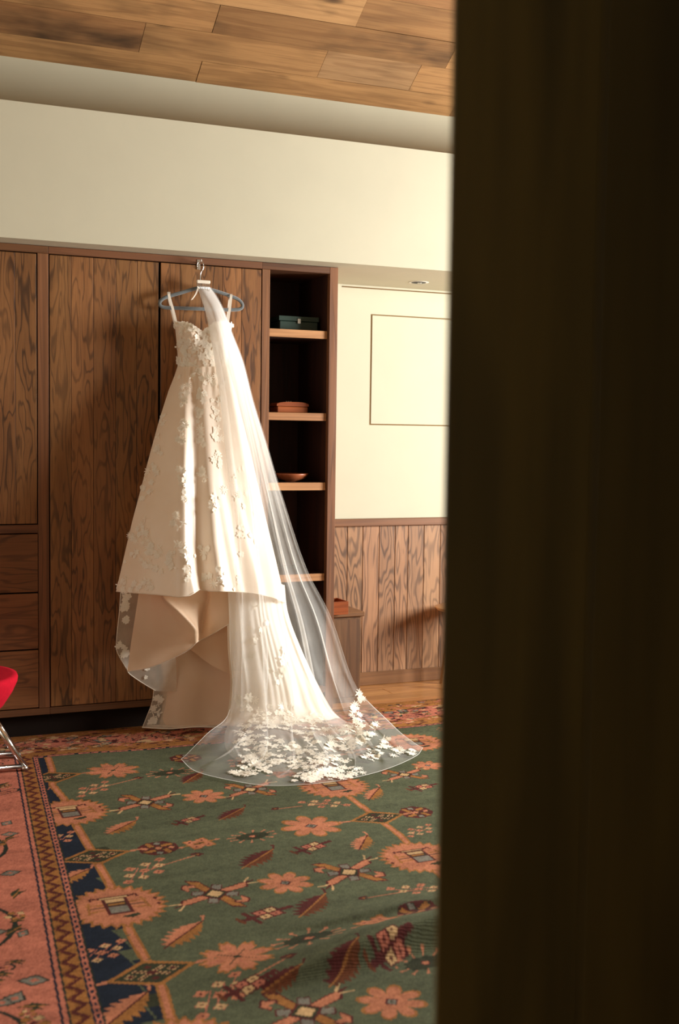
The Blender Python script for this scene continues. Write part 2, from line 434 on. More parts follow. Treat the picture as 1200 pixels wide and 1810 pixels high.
for i in range(len(bounds)-1):
    s0, s1 = bounds[i]+.001, bounds[i+1]-.001
    js = joints.get(i) or [XL + random.uniform(.4, 2.2)]
    xs = list(js)
    while xs[0] > XL+.6: xs.insert(0, xs[0]-random.uniform(1.0, 1.9))
    while xs[-1] < XR-.5: xs.append(xs[-1]+random.uniform(.9, 1.9))
    xs[0] = min(xs[0], XL); xs[-1] = max(xs[-1], XR)
    for a, b in zip(xs[:-1], xs[1:]):
        th = random.uniform(0, .004)
        vs = []
        for t in (.03, -th):
            for s, x in ((s0, a+.001), (s0, b-.001), (s1, b-.001), (s1, a+.001)):
                p = P0 + DU*s - NN*t; vs.append((x, p[1], p[2]))
        mobj('plank', vs, [(0, 1, 2, 3), (7, 6, 5, 4), (0, 4, 5, 1), (1, 5, 6, 2), (2, 6, 7, 3), (3, 7, 4, 0)], W_CEIL, ceiling)

# alcove: wainscot, cap, baseboard, flush panel, reveal, recessed lamp
wall_wain = struct(box('wall_wainscot', 2.34, XR, YA-.012, YA, .0, .936, DARKGAP, bev=0))
bx = [2.34, 2.44, 2.545, 2.646, 2.743, 2.848, 2.951, 3.036, 3.141, 3.251]
while bx[-1] < XR-.12: bx.append(bx[-1]+random.choice((.098, .104, .11)))
for a, b in zip(bx[:-1], bx[1:]):
    box('board', a+.0012, b-.0012, YA-.028, YA-.012, .07, .936, W_WAIN, wall_wain, .002)
struct(box('trim_1', 2.335, XR, YA-.045, YA, .936, .979, W_CAP, None, .003))
struct(box('baseboard_back', 2.34, XR, YA-.042, YA-.012, 0, .078, W_CAP, None, .003))
# flush access panel in the alcove wall with a shadow gap round it
struct(box('trim_2', 2.787, 3.53, YA-.0012, YA+.002, 1.522, 2.160, plain('shadow_gap', s2l((120, 96, 62)), .9, .1), None, 0))
tag(box('access_panel', 2.794, 3.523, YA-.004, YA-.0012, 1.529, 2.153, PLASTER, None, .001),
    'flush cream access panel with thin dark outline in the alcove wall', 'panel')
struct(box('trim_3', 2.605, XR, YA-.003, YA+.001, 2.303, 2.309, plain('shadow_gap_line', s2l((110, 84, 52)), .9, .1), None, 0))
lp = onZ(740, 499, 2.32)
lamp = thing('recessed_downlight', (lp[0], lp[1], 2.32), 'small round recessed downlight with black baffle in the alcove ceiling', 'light')
lathe('trim_ring', [(.040, 2.3195), (.056, 2.3195), (.057, 2.3185), (.055, 2.318), (.041, 2.3178)], lp[0], lp[1], LAMPTRIM, lamp, 36)
lathe('baffle', [(.0, 2.3165), (.041, 2.3165), (.042, 2.3192), (.0, 2.3192)], lp[0], lp[1], BLACKM, lamp, 30)
lathe('bulb_lens', [(.0, 2.3152), (.012, 2.3154), (.013, 2.3164), (.0, 2.3164)], lp[0]+.006, lp[1], STEEL, lamp, 20)

# ------------------------------------------------------------------ built-in cabinets
D0 = .46
def front_door(parent, x0, x1, z0, z1, cuts, mat=W_WARD):
    d = box('door', x0+.002, x1-.002, .012, .026, z0+.002, z1-.002, DARKGAP, parent, 0)
    ed = [x0+.003]+list(cuts)+[x1-.003]
    for a, b in zip(ed[:-1], ed[1:]):
        box('board', a+.0006, b-.0006, -.002, .012, z0+.003, z1-.003, mat, d, .0016)
    return d
dc = thing('drawer_cabinet', (.34, .2, 0), 'built-in oak cabinet with plank door above three wide drawers', 'cabinet')
box('carcass', -.22, .868, .03, D0, .115, 2.284, DARKGAP, dc, 0)
box('stile', .8185, .868, -.003, .03, .145, 2.284, W_STILE, dc, .0015)
box('stile', -.22, -.17, -.003, .03, .145, 2.284, W_STILE, dc, .0015)
box('top_rail', -.22, .868, -.004, .05, 2.285, 2.3185, W_RAIL, dc, .0015)
box('middle_rail', -.17, .8185, -.003, .03, .981, 1.020, W_RAIL, dc, .0015)
box('bottom_rail', -.22, .868, -.003, .03, .112, .1435, W_RAIL, dc, .0015)
box('plinth', -.22, .868, .06, .10, 0, .112, PLINTH, dc, 0)
front_door(dc, .33, .8165, 1.022, 2.283, (.415, .515, .615, .717))
front_door(dc, -.168, .33, 1.022, 2.283, (-.07, .03, .13, .23))
for z0, z1 in ((.700, .978), (.429, .697), (.147, .426)):
    dr = box('drawer', -.166, .8160, -.002, .018, z0+.002, z1-.002, W_WARDX, dc, .0016)

wd = thing('wardrobe', (1.4, .2, 0), 'tall built-in oak wardrobe with two vertical-plank doors behind the hanging gown', 'wardrobe')
box('carcass', .8685, 1.9195, .03, D0, .115, 2.284, DARKGAP, wd, 0)
box('top_rail', .8685, 1.9195, -.004, .05, 2.285, 2.3185, W_RAIL, wd, .0015)
box('bottom_rail', .8685, 1.9195, -.003, .03, .112, .1435, W_RAIL, wd, .0015)
box('plinth', .8685, 1.9195, .06, .10, 0, .112, PLINTH, wd, 0)
front_door(wd, .870, 1.394, .1445, 2.283, (.973, 1.078, 1.184, 1.286))
front_door(wd, 1.399, 1.9185, .1445, 2.283, (1.497, 1.603, 1.712, 1.812))

bc = thing('bookcase', (2.13, .2, 0), 'narrow open oak bookcase with dark interior at the end of the cabinets', 'bookcase')
box('side_panel', 1.9200, 1.961, -.003, D0, .115, 2.284, W_STILE, bc, .0015)
box('side_panel', 2.286, 2.331, -.003, D0, .02, 2.3185, W_STILE, bc, .0015)
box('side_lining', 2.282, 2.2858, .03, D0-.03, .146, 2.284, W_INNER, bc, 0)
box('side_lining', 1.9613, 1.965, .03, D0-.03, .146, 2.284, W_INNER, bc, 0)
box('top_rail', 1.9200, 2.2855, -.003, D0, 2.2845, 2.3185, W_RAIL, bc, .0015)
box('bottom_rail', 1.9613, 2.2855, -.003, .03, .112, .1445, W_RAIL, bc, .0015)
box('plinth', 1.9200, 2.2855, .06, .10, 0, .112, PLINTH, bc, 0)
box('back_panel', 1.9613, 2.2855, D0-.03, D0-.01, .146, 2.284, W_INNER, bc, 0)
SHZ = ((1.953, 1.993), (1.532, 1.571), (1.173, 1.213), (.700, .738), (.1065, .146))
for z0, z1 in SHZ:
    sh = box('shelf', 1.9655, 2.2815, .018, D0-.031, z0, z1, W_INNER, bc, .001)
    box('shelf_edge', 1.9655, 2.2815, .012, .0178, z0, z1, W_SHELF, sh, .001)

# ------------------------------------------------------------------ things on the shelves and in the alcove
def lidded_box(name, x0, x1, y0, y1, z0, zl, z1, mat, label, cat, round_lid=0., clasp=None, bev=.004):
    t = thing(name, ((x0+x1)/2, (y0+y1)/2, z0), label, cat)
    box('body', x0, x1, y0, y1, z0, zl-.001, mat, t, bev)
    bm = bmesh.new(); n = 10; prof = []
    for i in range(n+1):
        s = i/n; prof.append((x0-.003+(x1-x0+.006)*s, zl+(z1-zl)*(1-round_lid*(abs(2*s-1)**4))))
    vs = []; fs = []
    for y in (y0-.003, y1+.003):
        for x, z in prof: vs.append((x, y, z))
        vs.append((prof[-1][0], y, zl)); vs.append((prof[0][0], y, zl))
    k = n+3
    fs.append(tuple(range(k))); fs.append(tuple(range(k, 2*k))[::-1])
    for i in range(k): fs.append((i, k+i, k+(i+1) % k, (i+1) % k))
    bm.free()
    mobj('lid', vs, fs, mat, t)
    if clasp:
        xm = (x0+x1)/2
        box('clasp', xm-.008, xm+.008, y0-.007, y0-.003, zl-.014, zl+.012, STEEL, t, .001)
    return t
a = onY(494, 583, .09); b = onY(562, 560, .09)
lidded_box('lidded_box', a[0], b[0], .09, .25, 1.9938, 1.993+.052, 1.993+.075, GREENB,
           'dark green lidded box with small metal clasp on the top shelf', 'box', 0, True)
a = onY(490, 729, .07); b = onY(544.5, 709, .07)
wb = lidded_box('wooden_box', a[0], b[0], .07, .19, 1.5718, 1.571+.034, 1.571+.056, W_BOX,
           'small glossy reddish wooden box with domed lid on bookcase shelf', 'box', .45)
for dx in (-.012, 0, .012):
    xm = (a[0]+b[0])/2+dx
    lathe('lid_bead', [(.0, 1.626), (.004, 1.627), (.0045, 1.630), (.003, 1.633), (.0, 1.634)], xm, .13, STEEL, wb, 12)
a = onY(487, 845, .13); b = onY(543, 845, .13); r = (b[0]-a[0])/2; cx = (a[0]+b[0])/2
bw = thing('wooden_bowl', (cx, .13, 1.213), 'shallow round turned wooden bowl on the bookcase shelf', 'bowl')
prof = [(.0, 1.2135), (.030, 1.2135), (.034, 1.217), (r*.75, 1.228), (r*.95, 1.247), (r, 1.256), (r-.004, 1.257), (r*.88, 1.246), (r*.6, 1.231), (.02, 1.225), (.0, 1.2248)]
lathe('bowl_body', prof, cx, .13, W_BOWL, bw, 48)
lathe('foot_ring', [(.024, 1.2131), (.032, 1.2131), (.032, 1.2138), (.024, 1.2138)], cx, .13, W_BOWL, bw, 32)

# low chest beside the bookcase
fr = onZ(636, 1240, 0); cy0 = fr[1]; cx1 = fr[0]
ztop = float(onY(640, 1081, cy0-.01)[2])
ch = thing('low_chest', (2.45, cy0+.15, 0), 'low dark wooden chest with overhanging top in the alcove beside bookcase', 'chest')
box('body', 2.345, cx1, cy0, cy0+.33, .0, ztop-.027, W_CHEST, ch, .002)
box('top', 2.338, cx1+.016, cy0-.016, cy0+.335, ztop-.026, ztop, W_CAP, ch, .004)
box('door_panel', 2.352, cx1-.012, cy0-.004, cy0-.0005, .03, ztop-.04, W_CHEST, ch, .001)
# open tray box on the chest
tz = ztop
p1 = onZ(615.5, 1086, tz)
tr = thing('wooden_tray', (p1[0]-.05, p1[1]+.06, tz), 'small open orange wooden tray box on top of the low chest', 'box')
tx1, tx0, ty0, ty1 = p1[0], p1[0]-.115, p1[1], p1[1]+.15
th = float(onY(615.5, 1063, p1[1])[2]-tz)
box('tray_bottom', tx0+.008, tx1-.008, ty0+.008, ty1-.008, tz, tz+.008, W_BOX, tr, 0)
for a, b, c, d in ((tx0, tx1, ty0, ty0+.0075), (tx0, tx1, ty1-.0075, ty1), (tx0, tx0+.0075, ty0+.008, ty1-.008), (tx1-.0075, tx1, ty0+.008, ty1-.008)):
    box('tray_side', a, b, c, d, tz, tz+th, W_BOX, tr, .001)

# round side table whose rim shows beside the door
rim = onZ(772, 1074, .468)
TR = .165
sx, sy = rim[0]+TR, rim[1]-.02
stb = thing('side_table', (sx, sy, 0), 'small round pale wooden side table standing by the wainscot', 'table')
lathe('table_top', [(.0, .440), (TR*.72, .440), (TR*.92, .450), (TR, .462), (TR+.001, .466), (TR-.003, .470), (.0, .470)], sx, sy, W_PALE, stb, 56)
for k in range(3):
    an = math.radians(10+120*k)
    tube('leg', [(sx+.07*math.cos(an), sy+.07*math.sin(an), .4405), (sx+.13*math.cos(an), sy+.13*math.sin(an), .0)], [.016, .010], W_PALE, stb, 12)

# ------------------------------------------------------------------ dark door leaf standing open beside the camera
e = CAM + (AF + (790-600)/F*AR)*1.22
hx, hy = 1.30, YF+.02
dv = np.array([hx-e[0], hy-e[1]]); dl = float(np.hypot(*dv)); dv = dv/dl
ang = math.atan2(dv[1], dv[0])
door = bpy.data.objects.new('door_1', None); COL.objects.link(door); door.location = (e[0], e[1], 0); struct(door)
nb = 6
for i in range(nb):
    a, b = dl*i/nb, dl*(i+1)/nb
    m = (a+b)/2
    o = box('board', -(b-a)/2-.001, (b-a)/2+.001, -.02, .02, .012, 2.36, W_DOOR, None, .0025, ang)
    o.parent = door; o.location = (dv[0]*m, dv[1]*m, o.location[2])
for z in (.25, 2.05):
    o = box('batten', -(dl-.1)/2, (dl-.1)/2, .0205, .04, z-.06, z+.06, W_DOOR, None, .003, ang)
    o.parent = door; o.location = (dv[0]*dl/2 + 0, dv[1]*dl/2, z)


# ------------------------------------------------------------------ rug (pattern woven into a fine grid of points)
GREEN = s2l((76, 80, 59)); NAVY = s2l((24, 31, 42)); PINK = s2l((164, 104, 76)); OCHRE = s2l((136, 90, 46)); MAROON = s2l((74, 32, 28))
CREAM = s2l((176, 144, 102)); GREYB = s2l((108, 103, 92)); OLIVE = s2l((46, 48, 32)); ROSE = s2l((164, 98, 78)); DKGRN = s2l((36, 41, 34)); BROWN = s2l((90, 50, 28))
rxs = np.r_[np.arange(-.02, .30, .007), np.arange(.30, 2.35, .0036), np.arange(2.35, 3.70, .007)]
rys = np.r_[np.arange(-4.55, -3.35, .011), np.arange(-3.35, .0895, .0058)]
NX, NY = len(rxs), len(rys)
GX, GY = np.meshgrid(rxs, rys)
RC = np.zeros((NY, NX, 3)); RC[:] = GREEN
bord = lambda Y: .755 + .081*(Y+.44)                        # field edge on the left
def fill(poly, col):
    P = np.array(poly, float)
    i0, i1 = np.searchsorted(rxs, P[:, 0].min()), np.searchsorted(rxs, P[:, 0].max())+1
    j0, j1 = np.searchsorted(rys, P[:, 1].min()), np.searchsorted(rys, P[:, 1].max())+1
    if i0 >= NX or j0 >= NY or i1 <= 0 or j1 <= 0: return
    X, Y = GX[j0:j1, i0:i1], GY[j0:j1, i0:i1]
    ins = np.zeros(X.shape, bool); n = len(P)
    for k in range(n):
        x0, y0 = P[k]; x1, y1 = P[(k+1) % n]
        if y0 == y1: continue
        ins ^= ((y0 > Y) != (y1 > Y)) & (X < (x1-x0)*(Y-y0)/(y1-y0)+x0)
    RC[j0:j1, i0:i1][ins] = col
def wline(a, b, w, col):
    Mot((0, 0), 1.).line(a, b, w, col)
class Mot:
    def __init__(s, c, r, rot=0., fx=1): s.c = np.array(c[:2], float); s.r = r; s.a = math.radians(rot); s.fx = fx
    def T(s, P):
        P = np.array(P, float)*s.r; P[:, 0] *= s.fx
        c, n = math.cos(s.a), math.sin(s.a)
        return np.c_[P[:, 0]*c-P[:, 1]*n, P[:, 0]*n+P[:, 1]*c]+s.c
    def poly(s, P, col): fill(s.T(P), col)
    def out(s, P, col, oc, w=.1):
        P = np.array(P, float); m = P.mean(0); d = P-m
        s.poly(m+d*(1+w/np.maximum(np.linalg.norm(d, axis=1, keepdims=True), .05)), oc); s.poly(P, col)
    def line(s, a, b, w, col):
        a, b = np.array(a, float), np.array(b, float); d = b-a; d = d/np.linalg.norm(d); q = np.array([-d[1], d[0]])*w/2
        s.poly([a+q, b+q, b-q, a-q], col)
    def dia(s, x, y, w, h, col, oc=None, ow=.05):
        if oc: s.poly([(x-w-ow, y), (x, y+h+ow), (x+w+ow, y), (x, y-h-ow)], oc)
        s.poly([(x-w, y), (x, y+h), (x+w, y), (x, y-h)], col)
    def rect(s, x0, x1, y0, y1, col): s.poly([(x0, y0), (x1, y0), (x1, y1), (x0, y1)], col)
def medallion(c, r, rot=0, fx=1):
    m = Mot(c, r, rot, fx); n = 26
    def ser(R, d): return [((R if k % 2 else R-d)*math.cos(math.pi*k/n)*.95, (R if k % 2 else R-d)*math.sin(math.pi*k/n)) for k in range(2*n)]
    m.poly(ser(1.04, .17), OCHRE); m.poly(ser(.96, .17), PINK)
    for sx in (-1, 1):
        for y in (.12, .0, -.12): m.line((sx*.18, y), (sx*.58, y*1.4), .05, OCHRE if y else OLIVE)
        m.line((sx*.5, .3), (sx*.58, -.25), .05, OCHRE)
        for y in (.14, -.14): m.dia(sx*.76, y, .05, .07, MAROON)
    m.rect(-.24, .24, -.36, .40, MAROON); m.rect(-.19, .19, .20, .35, CREAM); m.rect(-.19, .19, .02, .16, OLIVE); m.rect(-.15, .15, .05, .13, OCHRE); m.rect(-.19, .19, -.31, -.02, GREYB)
    for sx in (-1, 1): m.line((sx*.2, .38), (sx*.44, .5), .06, MAROON); m.line((sx*.44, .5), (sx*.46, .36), .05, MAROON)
    m.rect(-.32, .32, .44, .50, MAROON); m.rect(-.26, .26, .40, .46, CREAM)
    m.poly([(-.05, -.52), (.3, -.42), (.34, -.52), (.15, -.62)], OLIVE)
def star(c, r, rot=0, jag=False):
    m = Mot(c, r, rot); n = 160; P = []
    for k in range(n):
        a = 2*math.pi*k/n; q = abs(math.cos(4*a))**.6
        R = .46+.54*q
        if jag: R *= 1-.10*((k // 3) % 2)
        P.append((R*math.cos(a), R*math.sin(a)))
    P = np.array(P); m.poly(P*1.04, OCHRE); m.poly(P*.93, PINK)
    if jag:
        for k in range(4):
            a = math.pi/4*(2*k+1); m.line((0, 0), (.55*math.cos(a), .55*math.sin(a)), .035, OLIVE)
        for k in range(4):
            a = math.pi/2*k; m.line((.2*math.cos(a), .2*math.sin(a)), (.75*math.cos(a), .75*math.sin(a)), .03, ROSE)
        m.dia(0, 0, .10, .10, OLIVE)
    else:
        m.dia(0, 0, .24, .24, MAROON); m.dia(0, 0, .17, .17, GREYB); m.dia(0, 0, .08, .08, OLIVE)
def lattice(c, r, rot=0, stem=1.3, fx=1):
    m = Mot(c, r, rot, fx)
    if stem:
        m.line((.2, .05), (stem, .35), .05, PINK)
        for dx, dy in ((.12, .1), (.2, 0), (.1, -.05), (0, .1)): m.dia(stem+dx, .38+dy, .12, .09, MAROON)
        m.dia(stem+.1, .4, .06, .05, OCHRE)
    for i in range(3):
        m.line((-.7+.5*i*.9, -.62+.3*i), (-.05+.45*i, .3+.3*i*.6), .03, ROSE)
    for i in range(3):
        for j in range(3):
            x, y = -.68+.50*i+.20*j, -.52+.14*i+.42*j
            m.dia(x, y, .165, .135, CREAM if (i+j) % 2 else PINK, ROSE, .02); m.dia(x, y, .05, .045, MAROON)
def cross(c, r, rot=0):
    m = Mot(c, r, rot)
    for k in range(4):
        a = math.pi/2*k+.42; q = Mot(c, r, rot+math.degrees(a))
        q.out([(.2, -.09), (.75, -.16), (.98, .02), (.7, .06), (.2, .1)], OCHRE if k % 2 else PINK, MAROON, .07)
        if k % 2:
            q.out([(.68, .05), (.82, .22), (.70, .36), (.5, .34), (.56, .26), (.66, .22), (.6, .08)], PINK, MAROON, .05)
        else:
            for dy in (-.12, 0, .12): q.line((.9, dy*.4), (1.16, dy*1.6), .05, CREAM if dy else MAROON)
    for k in range(4):
        a = math.pi/2*k+1.2; q = Mot(c, r, rot+math.degrees(a)); q.out([(.26, -.1), (.5, -.1), (.5, .1), (.26, .1)], GREYB, MAROON, .04)
    m.dia(0, 0, .28, .28, OLIVE, MAROON, .06); m.dia(0, 0, .2, .2, CREAM)
def plait(c, r, rot=0):
    m = Mot(c, r, rot); n = 8
    m.poly([(1.0*math.cos(2*math.pi*(k+.5)/n), .95*math.sin(2*math.pi*(k+.5)/n)) for k in range(n)], MAROON)
    for k in range(4):
        q = Mot(c, r, rot+90*k+20)
        q.out([(.25, .05), (.8, .0), (.85, .22), (.3, .3)], OCHRE, OLIVE, .05); q.dia(.55, -.28, .2, .17, GREYB if k % 2 else PINK, OLIVE, .04)
    m.dia(0, 0, .2, .2, PINK, OLIVE, .06)
def leaf(c, r, rot=0, dark=False, fx=1):
    m = Mot(c, r, rot, fx); n = 7
    a, b, mid = (MAROON, BROWN, OCHRE) if dark else (PINK, OCHRE, MAROON)
    for sgn, col in ((1, a), (-1, b)):
        P = [(-.95, 0)]
        for k in range(n):
            x = -.85+1.7*k/n; h = .34*math.sin(math.pi*(k+.8)/(n+.6))+.05
            P += [(x-.10, sgn*(h+.12)), (x+.1, sgn*h*.72)]
        P.append((.95, 0)); m.poly(P, col)
    m.line((-1.15, -.02), (1.0, 0), .06, mid); m.line((.95, 0), (1.2, .16), .07, a); m.dia(1.22, .2, .09, .09, a)
def house(c, r, rot=0, fx=1):
    m = Mot(c, r, rot, fx)
    m.rect(-1, 1, -.10, .10, MAROON); m.rect(-.62, -.46, -.5, .5, MAROON); m.rect(-.98, -.86, -.2, .3, BROWN)
    m.rect(-.36, .5, -.34, .36, MAROON)
    for x0 in (-.30, .10):
        for y0 in (-.28, .05): m.rect(x0, x0+.32, y0, y0+.25, CREAM if (x0 < 0) == (y0 < 0) else ROSE)
    for x0 in (-.18, .22):
        for y0 in (-.2, .13): m.rect(x0, x0+.08, y0, y0+.09, MAROON)
def sqflower(c, r, rot=0):
    m = Mot(c, r, rot)
    m.dia(0, 0, 1.2, .18, OCHRE); m.dia(-1.0, 0, .16, .14, PINK); m.dia(1.0, 0, .16, .14, PINK)
    m.rect(-.62, .62, -.62, .62, OCHRE); m.rect(-.55, .55, -.55, .55, PINK)
    m.rect(-.12, .12, .45, .7, GREEN); m.rect(-.12, .12, -.7, -.45, GREEN)
    m.rect(-.3, .3, -.12, .12, OCHRE); m.rect(-.24, .24, -.05, .05, OLIVE)
    for x in (-.34, .34):
        for y in (-.34, .34): m.dia(x, y, .09, .09, MAROON)
def beetle(c, r, rot=0):
    m = Mot(c, r, rot)
    for k in range(12):
        a = 2*math.pi*k/12+.2; m.line((.3*math.cos(a), .2*math.sin(a)), (1.0*math.cos(a), .62*math.sin(a)), .05, PINK)
        m.dia(1.0*math.cos(a), .62*math.sin(a), .08, .07, PINK)
    m.poly([(.8*math.cos(2*math.pi*k/20)*(1-.15*(k % 2)), .4*math.sin(2*math.pi*k/20)*(1-.15*(k % 2))) for k in range(20)], OLIVE)
    m.dia(0, 0, .16, .12, PINK, MAROON, .05)
def diamond(c, r, rot=0):
    m = Mot(c, r, rot)
    m.dia(0, 0, 1.0, .62, OCHRE); m.dia(0, 0, .82, .49, OLIVE)
    for sx in (-1, 1):
        m.line((sx*.95, 0), (sx*1.25, 0), .10, PINK); m.dia(sx*1.28, 0, .10, .1, PINK)
        m.line((-.34, sx*.2), (.34, -sx*.2), .10, CREAM); m.line((-.34, sx*.2), (.34, -sx*.2), .05, MAROON)
        m.dia(sx*.46, 0, .1, .08, MAROON, CREAM, .03); m.dia(0, sx*.26, .1, .08, MAROON)
    m.dia(0, 0, .12, .1, MAROON)
G0 = lambda u, v: onZ(u, v, .008)[:2]
# navy strip between border and vine
vine = [(84, 1338), (92, 1362), (93, 1390), (112, 1412), (140, 1470), (158, 1500), (176, 1535), (192, 1562), (232, 1655), (258, 1698), (286, 1748), (300, 1800), (330, 1860), (372, 1940), (420, 2040)]
VP = [G0(*p) for p in vine]
fill([(bord(p[1]), p[1]) for p in VP] + [tuple(p) for p in VP[::-1]], NAVY)
for k in range(26):                                   # abrash strips of green in the navy
    y = -.5-3.6*k/26; x = bord(y)
    fill([(x+.08, y), (x+.15, y), (x+.17, y-.07), (x+.10, y-.07)], GREEN if k % 4 else OLIVE) if k % 3 else None; wline((x+.09, y), (x+.11, y-.13), .006, GREEN)
for a, b in zip(VP[:-1], VP[1:]): wline(a, b, .032, OCHRE); wline(a, b, .016, PINK)
motifs = [(medallion, 123, 1437, .158), (medallion, 208, 1605, .16), (medallion, 330, 1862, .165), (medallion, 590, 1393, .155), (medallion, 742, 1517, .15),
 (star, 200, 1364, .115, 10, True), (star, 360, 1410, .088, 12), (star, 550, 1463, .115, 0), (star, 504, 1563, .09, 12), (star, 419, 1697, .108, 5, True), (star, 692, 1775, .09, 14), (star, 756, 1355, .07, 10),
 (lattice, 165, 1397, .11, 12, 1.9), (lattice, 100, 1487, .10, 8, 0), (lattice, 255, 1543, .12, 10, 1.7), (lattice, 178, 1687, .095, 0, 0), (lattice, 388, 1766, .12, 12, 1.9),
 (lattice, 575, 1424, .10, 8, 1.9, -1), (lattice, 742, 1469, .085, 0, 0), (lattice, 742, 1577, .10, 10, 1.8, -1),
 (cross, 257, 1420, .14, 5), (cross, 380, 1583, .142, 0), (cross, 442, 1398, .13, 10), (cross, 617, 1544, .14, 15), (cross, 540, 1792, .145, 5), (cross, 715, 1372, .12, 8), (plait, 280, 1502, .075, 0), (plait, 735, 1436, .07, 10), (plait, 745, 1630, .08, 20),
 (leaf, 217, 1463, .09, 40), (leaf, 58, 1405, .08, 30), (leaf, 128, 1553, .09, 35), (leaf, 328, 1652, .10, 42), (leaf, 225, 1785, .11, 45), (leaf, 662, 1405, .085, 50), (leaf, 642, 1490, .085, 55),
 (leaf, 342, 1375, .09, 48, True), (leaf, 458, 1519, .10, 40, True), (leaf, 554, 1602, .105, 46, True), (leaf, 412, 1440, .085, 38, True), (leaf, 610, 1722, .085, 40, True), (leaf, 500, 1745, .07, 20, True),
 (house, 335, 1452, .075, 25), (house, 552, 1500, .09, 22), (house, 471, 1619, .10, 18), (house, 748, 1394, .08, 15), (house, 690, 1700, .09, 25), (beetle, 752, 1705, .09, 10), (house, 440, 1752, .09, 18),
 (sqflower, 352, 1494, .072, 15), (sqflower, 667, 1648, .085, 12), (beetle, 546, 1669, .11, 8), (beetle, 446, 1481, .09, 8), (beetle, 300, 1368, .10, 5),
 (diamond, 93, 1376, .13, 5), (diamond, 168, 1517, .13, 5), (diamond, 268, 1721, .13, 5), (diamond, 667, 1446, .12, 3)]
occ = []
rv = [(560, 1360), (590, 1393), (640, 1428), (667, 1446), (708, 1478), (742, 1517), (800, 1570), (860, 1640)]
RV = [G0(*p) for p in rv]
for a, b in zip(RV[:-1], RV[1:]): wline(a, b, .03, OCHRE); wline(a, b, .015, PINK)
for mm in motifs:
    c = G0(mm[1], mm[2]); occ.append((c[0], c[1], mm[3]*1.2)); mm[0](c, mm[3], *mm[4:])
# the same motifs carried on over the rest of the field
tries = 0
kinds = [(star, .09), (cross, .135), (leaf, .09), (lattice, .10), (house, .085), (sqflower, .075), (beetle, .09), (medallion, .155), (diamond, .12), (plait, .075)]
while tries < 2600:
    tries += 1
    x, y = random.uniform(.95, 3.15), random.uniform(-4.0, -.52)
    fn, r = random.choice(kinds)
    if any(math.hypot(x-a, y-b) < r*1.15+c for a, b, c in occ) or x < bord(y)+.32: continue
    occ.append((x, y, r*1.15)); fn((x, y), r, random.uniform(-10, 45) if fn is leaf else random.uniform(-8, 14))
# borders: left, back, right, front, in rug coordinates (distance outward from the field edge)
xe = bord(GY)
bk = -.43+.03*np.sin(GX*2.1)+.012*np.sin(GX*9)
dL = xe-GX; dB = GY-bk; dR = GX-3.18; dF = -4.08-GY
dd = np.maximum(np.maximum(dL, dB), np.maximum(dR, dF))
along = np.where(np.maximum(dL, dR) >= np.maximum(dB, dF), GY, GX)
sB = np.where(np.maximum(dL, dR) >= np.maximum(dB, dF), 1., 1.0)
def band(a, b, col, extra=None):
    m = (dd >= a) & (dd < b)
    if extra is not None: m &= extra
    RC[m] = col
band(0, .006, DKGRN); band(.006, .022, ROSE); band(.010, .018, NAVY, (along % .034) < .018); band(.022, .028, NAVY)
band(.028, .080, OCHRE)
zig = np.abs(((along/.072) % 1)-.5)*2
cz = .037+.034*zig
band(.028, .080, MAROON, np.abs(dd-cz) < .008); band(.028, .080, BROWN, np.abs(dd-cz-.012) < .003)
band(.080, .086, DKGRN); band(.086, .098, ROSE); band(.098, .105, NAVY)
band(.105, .47, ROSE)
inb = (dd > .12) & (dd < .46)
vin = np.abs(dd-(.285+.10*np.sign(np.sin(along*9.5))*np.abs(np.sin(along*9.5))**.6)) < .008
RC[inb & vin] = DKGRN
isB = (dB >= np.maximum(dL, dR)) & (dB > 0)
mo = vgrid = None
rb = random.Random(5)
def border_mots(path):
    for (x, y) in path:
        for k in range(3):
            q = (x+rb.uniform(-.13, .13), y+rb.uniform(-.13, .13))
            t = rb.random(); m = Mot(q, rb.uniform(.026, .05), rb.uniform(-40, 60))
            if t < .3:
                m.dia(0, 0, 1, .75, DKGRN); m.dia(0, 0, .8, .58, GREYB); m.dia(0, 0, .3, .25, ROSE)
            elif t < .55:
                for k2 in range(5):
                    a = 2*math.pi*k2/5; m.dia(.6*math.cos(a), .6*math.sin(a), .34, .3, CREAM if k2 % 2 else OCHRE, OLIVE, .06)
                m.dia(0, 0, .25, .25, MAROON)
            elif t < .8:
                m.poly([(-1.1, -.3), (-.2, .5), (1.1, .3), (.3, 0), (.9, -.5), (-.2, -.3)], OLIVE); m.line((-.8, -.1), (.8, .1), .14, OCHRE)
            else:
                m.out([(-1.2, -.4), (1.0, -.45), (1.3, 0), (1.0, .45), (-1.2, .4)], ROSE, DKGRN, .22); m.line((-.9, 0), (.9, 0), .1, OCHRE); m.dia(.4, 0, .3, .2, MAROON)
border_mots([(bord(y)-.28, y) for y in np.arange(-4.3, -.1, .075)])
border_mots([(x, -.19) for x in np.arange(.3, 3.5, .075)]); border_mots([(x, -.12) for x in np.arange(.3, 3.5, .11)]); border_mots([(x, -4.35) for x in np.arange(.5, 3.5, .16)])
border_mots([(3.45, y) for y in np.arange(-4.3, -.1, .15)])
band(.47, .485, DKGRN); band(.485, 5, OCHRE)
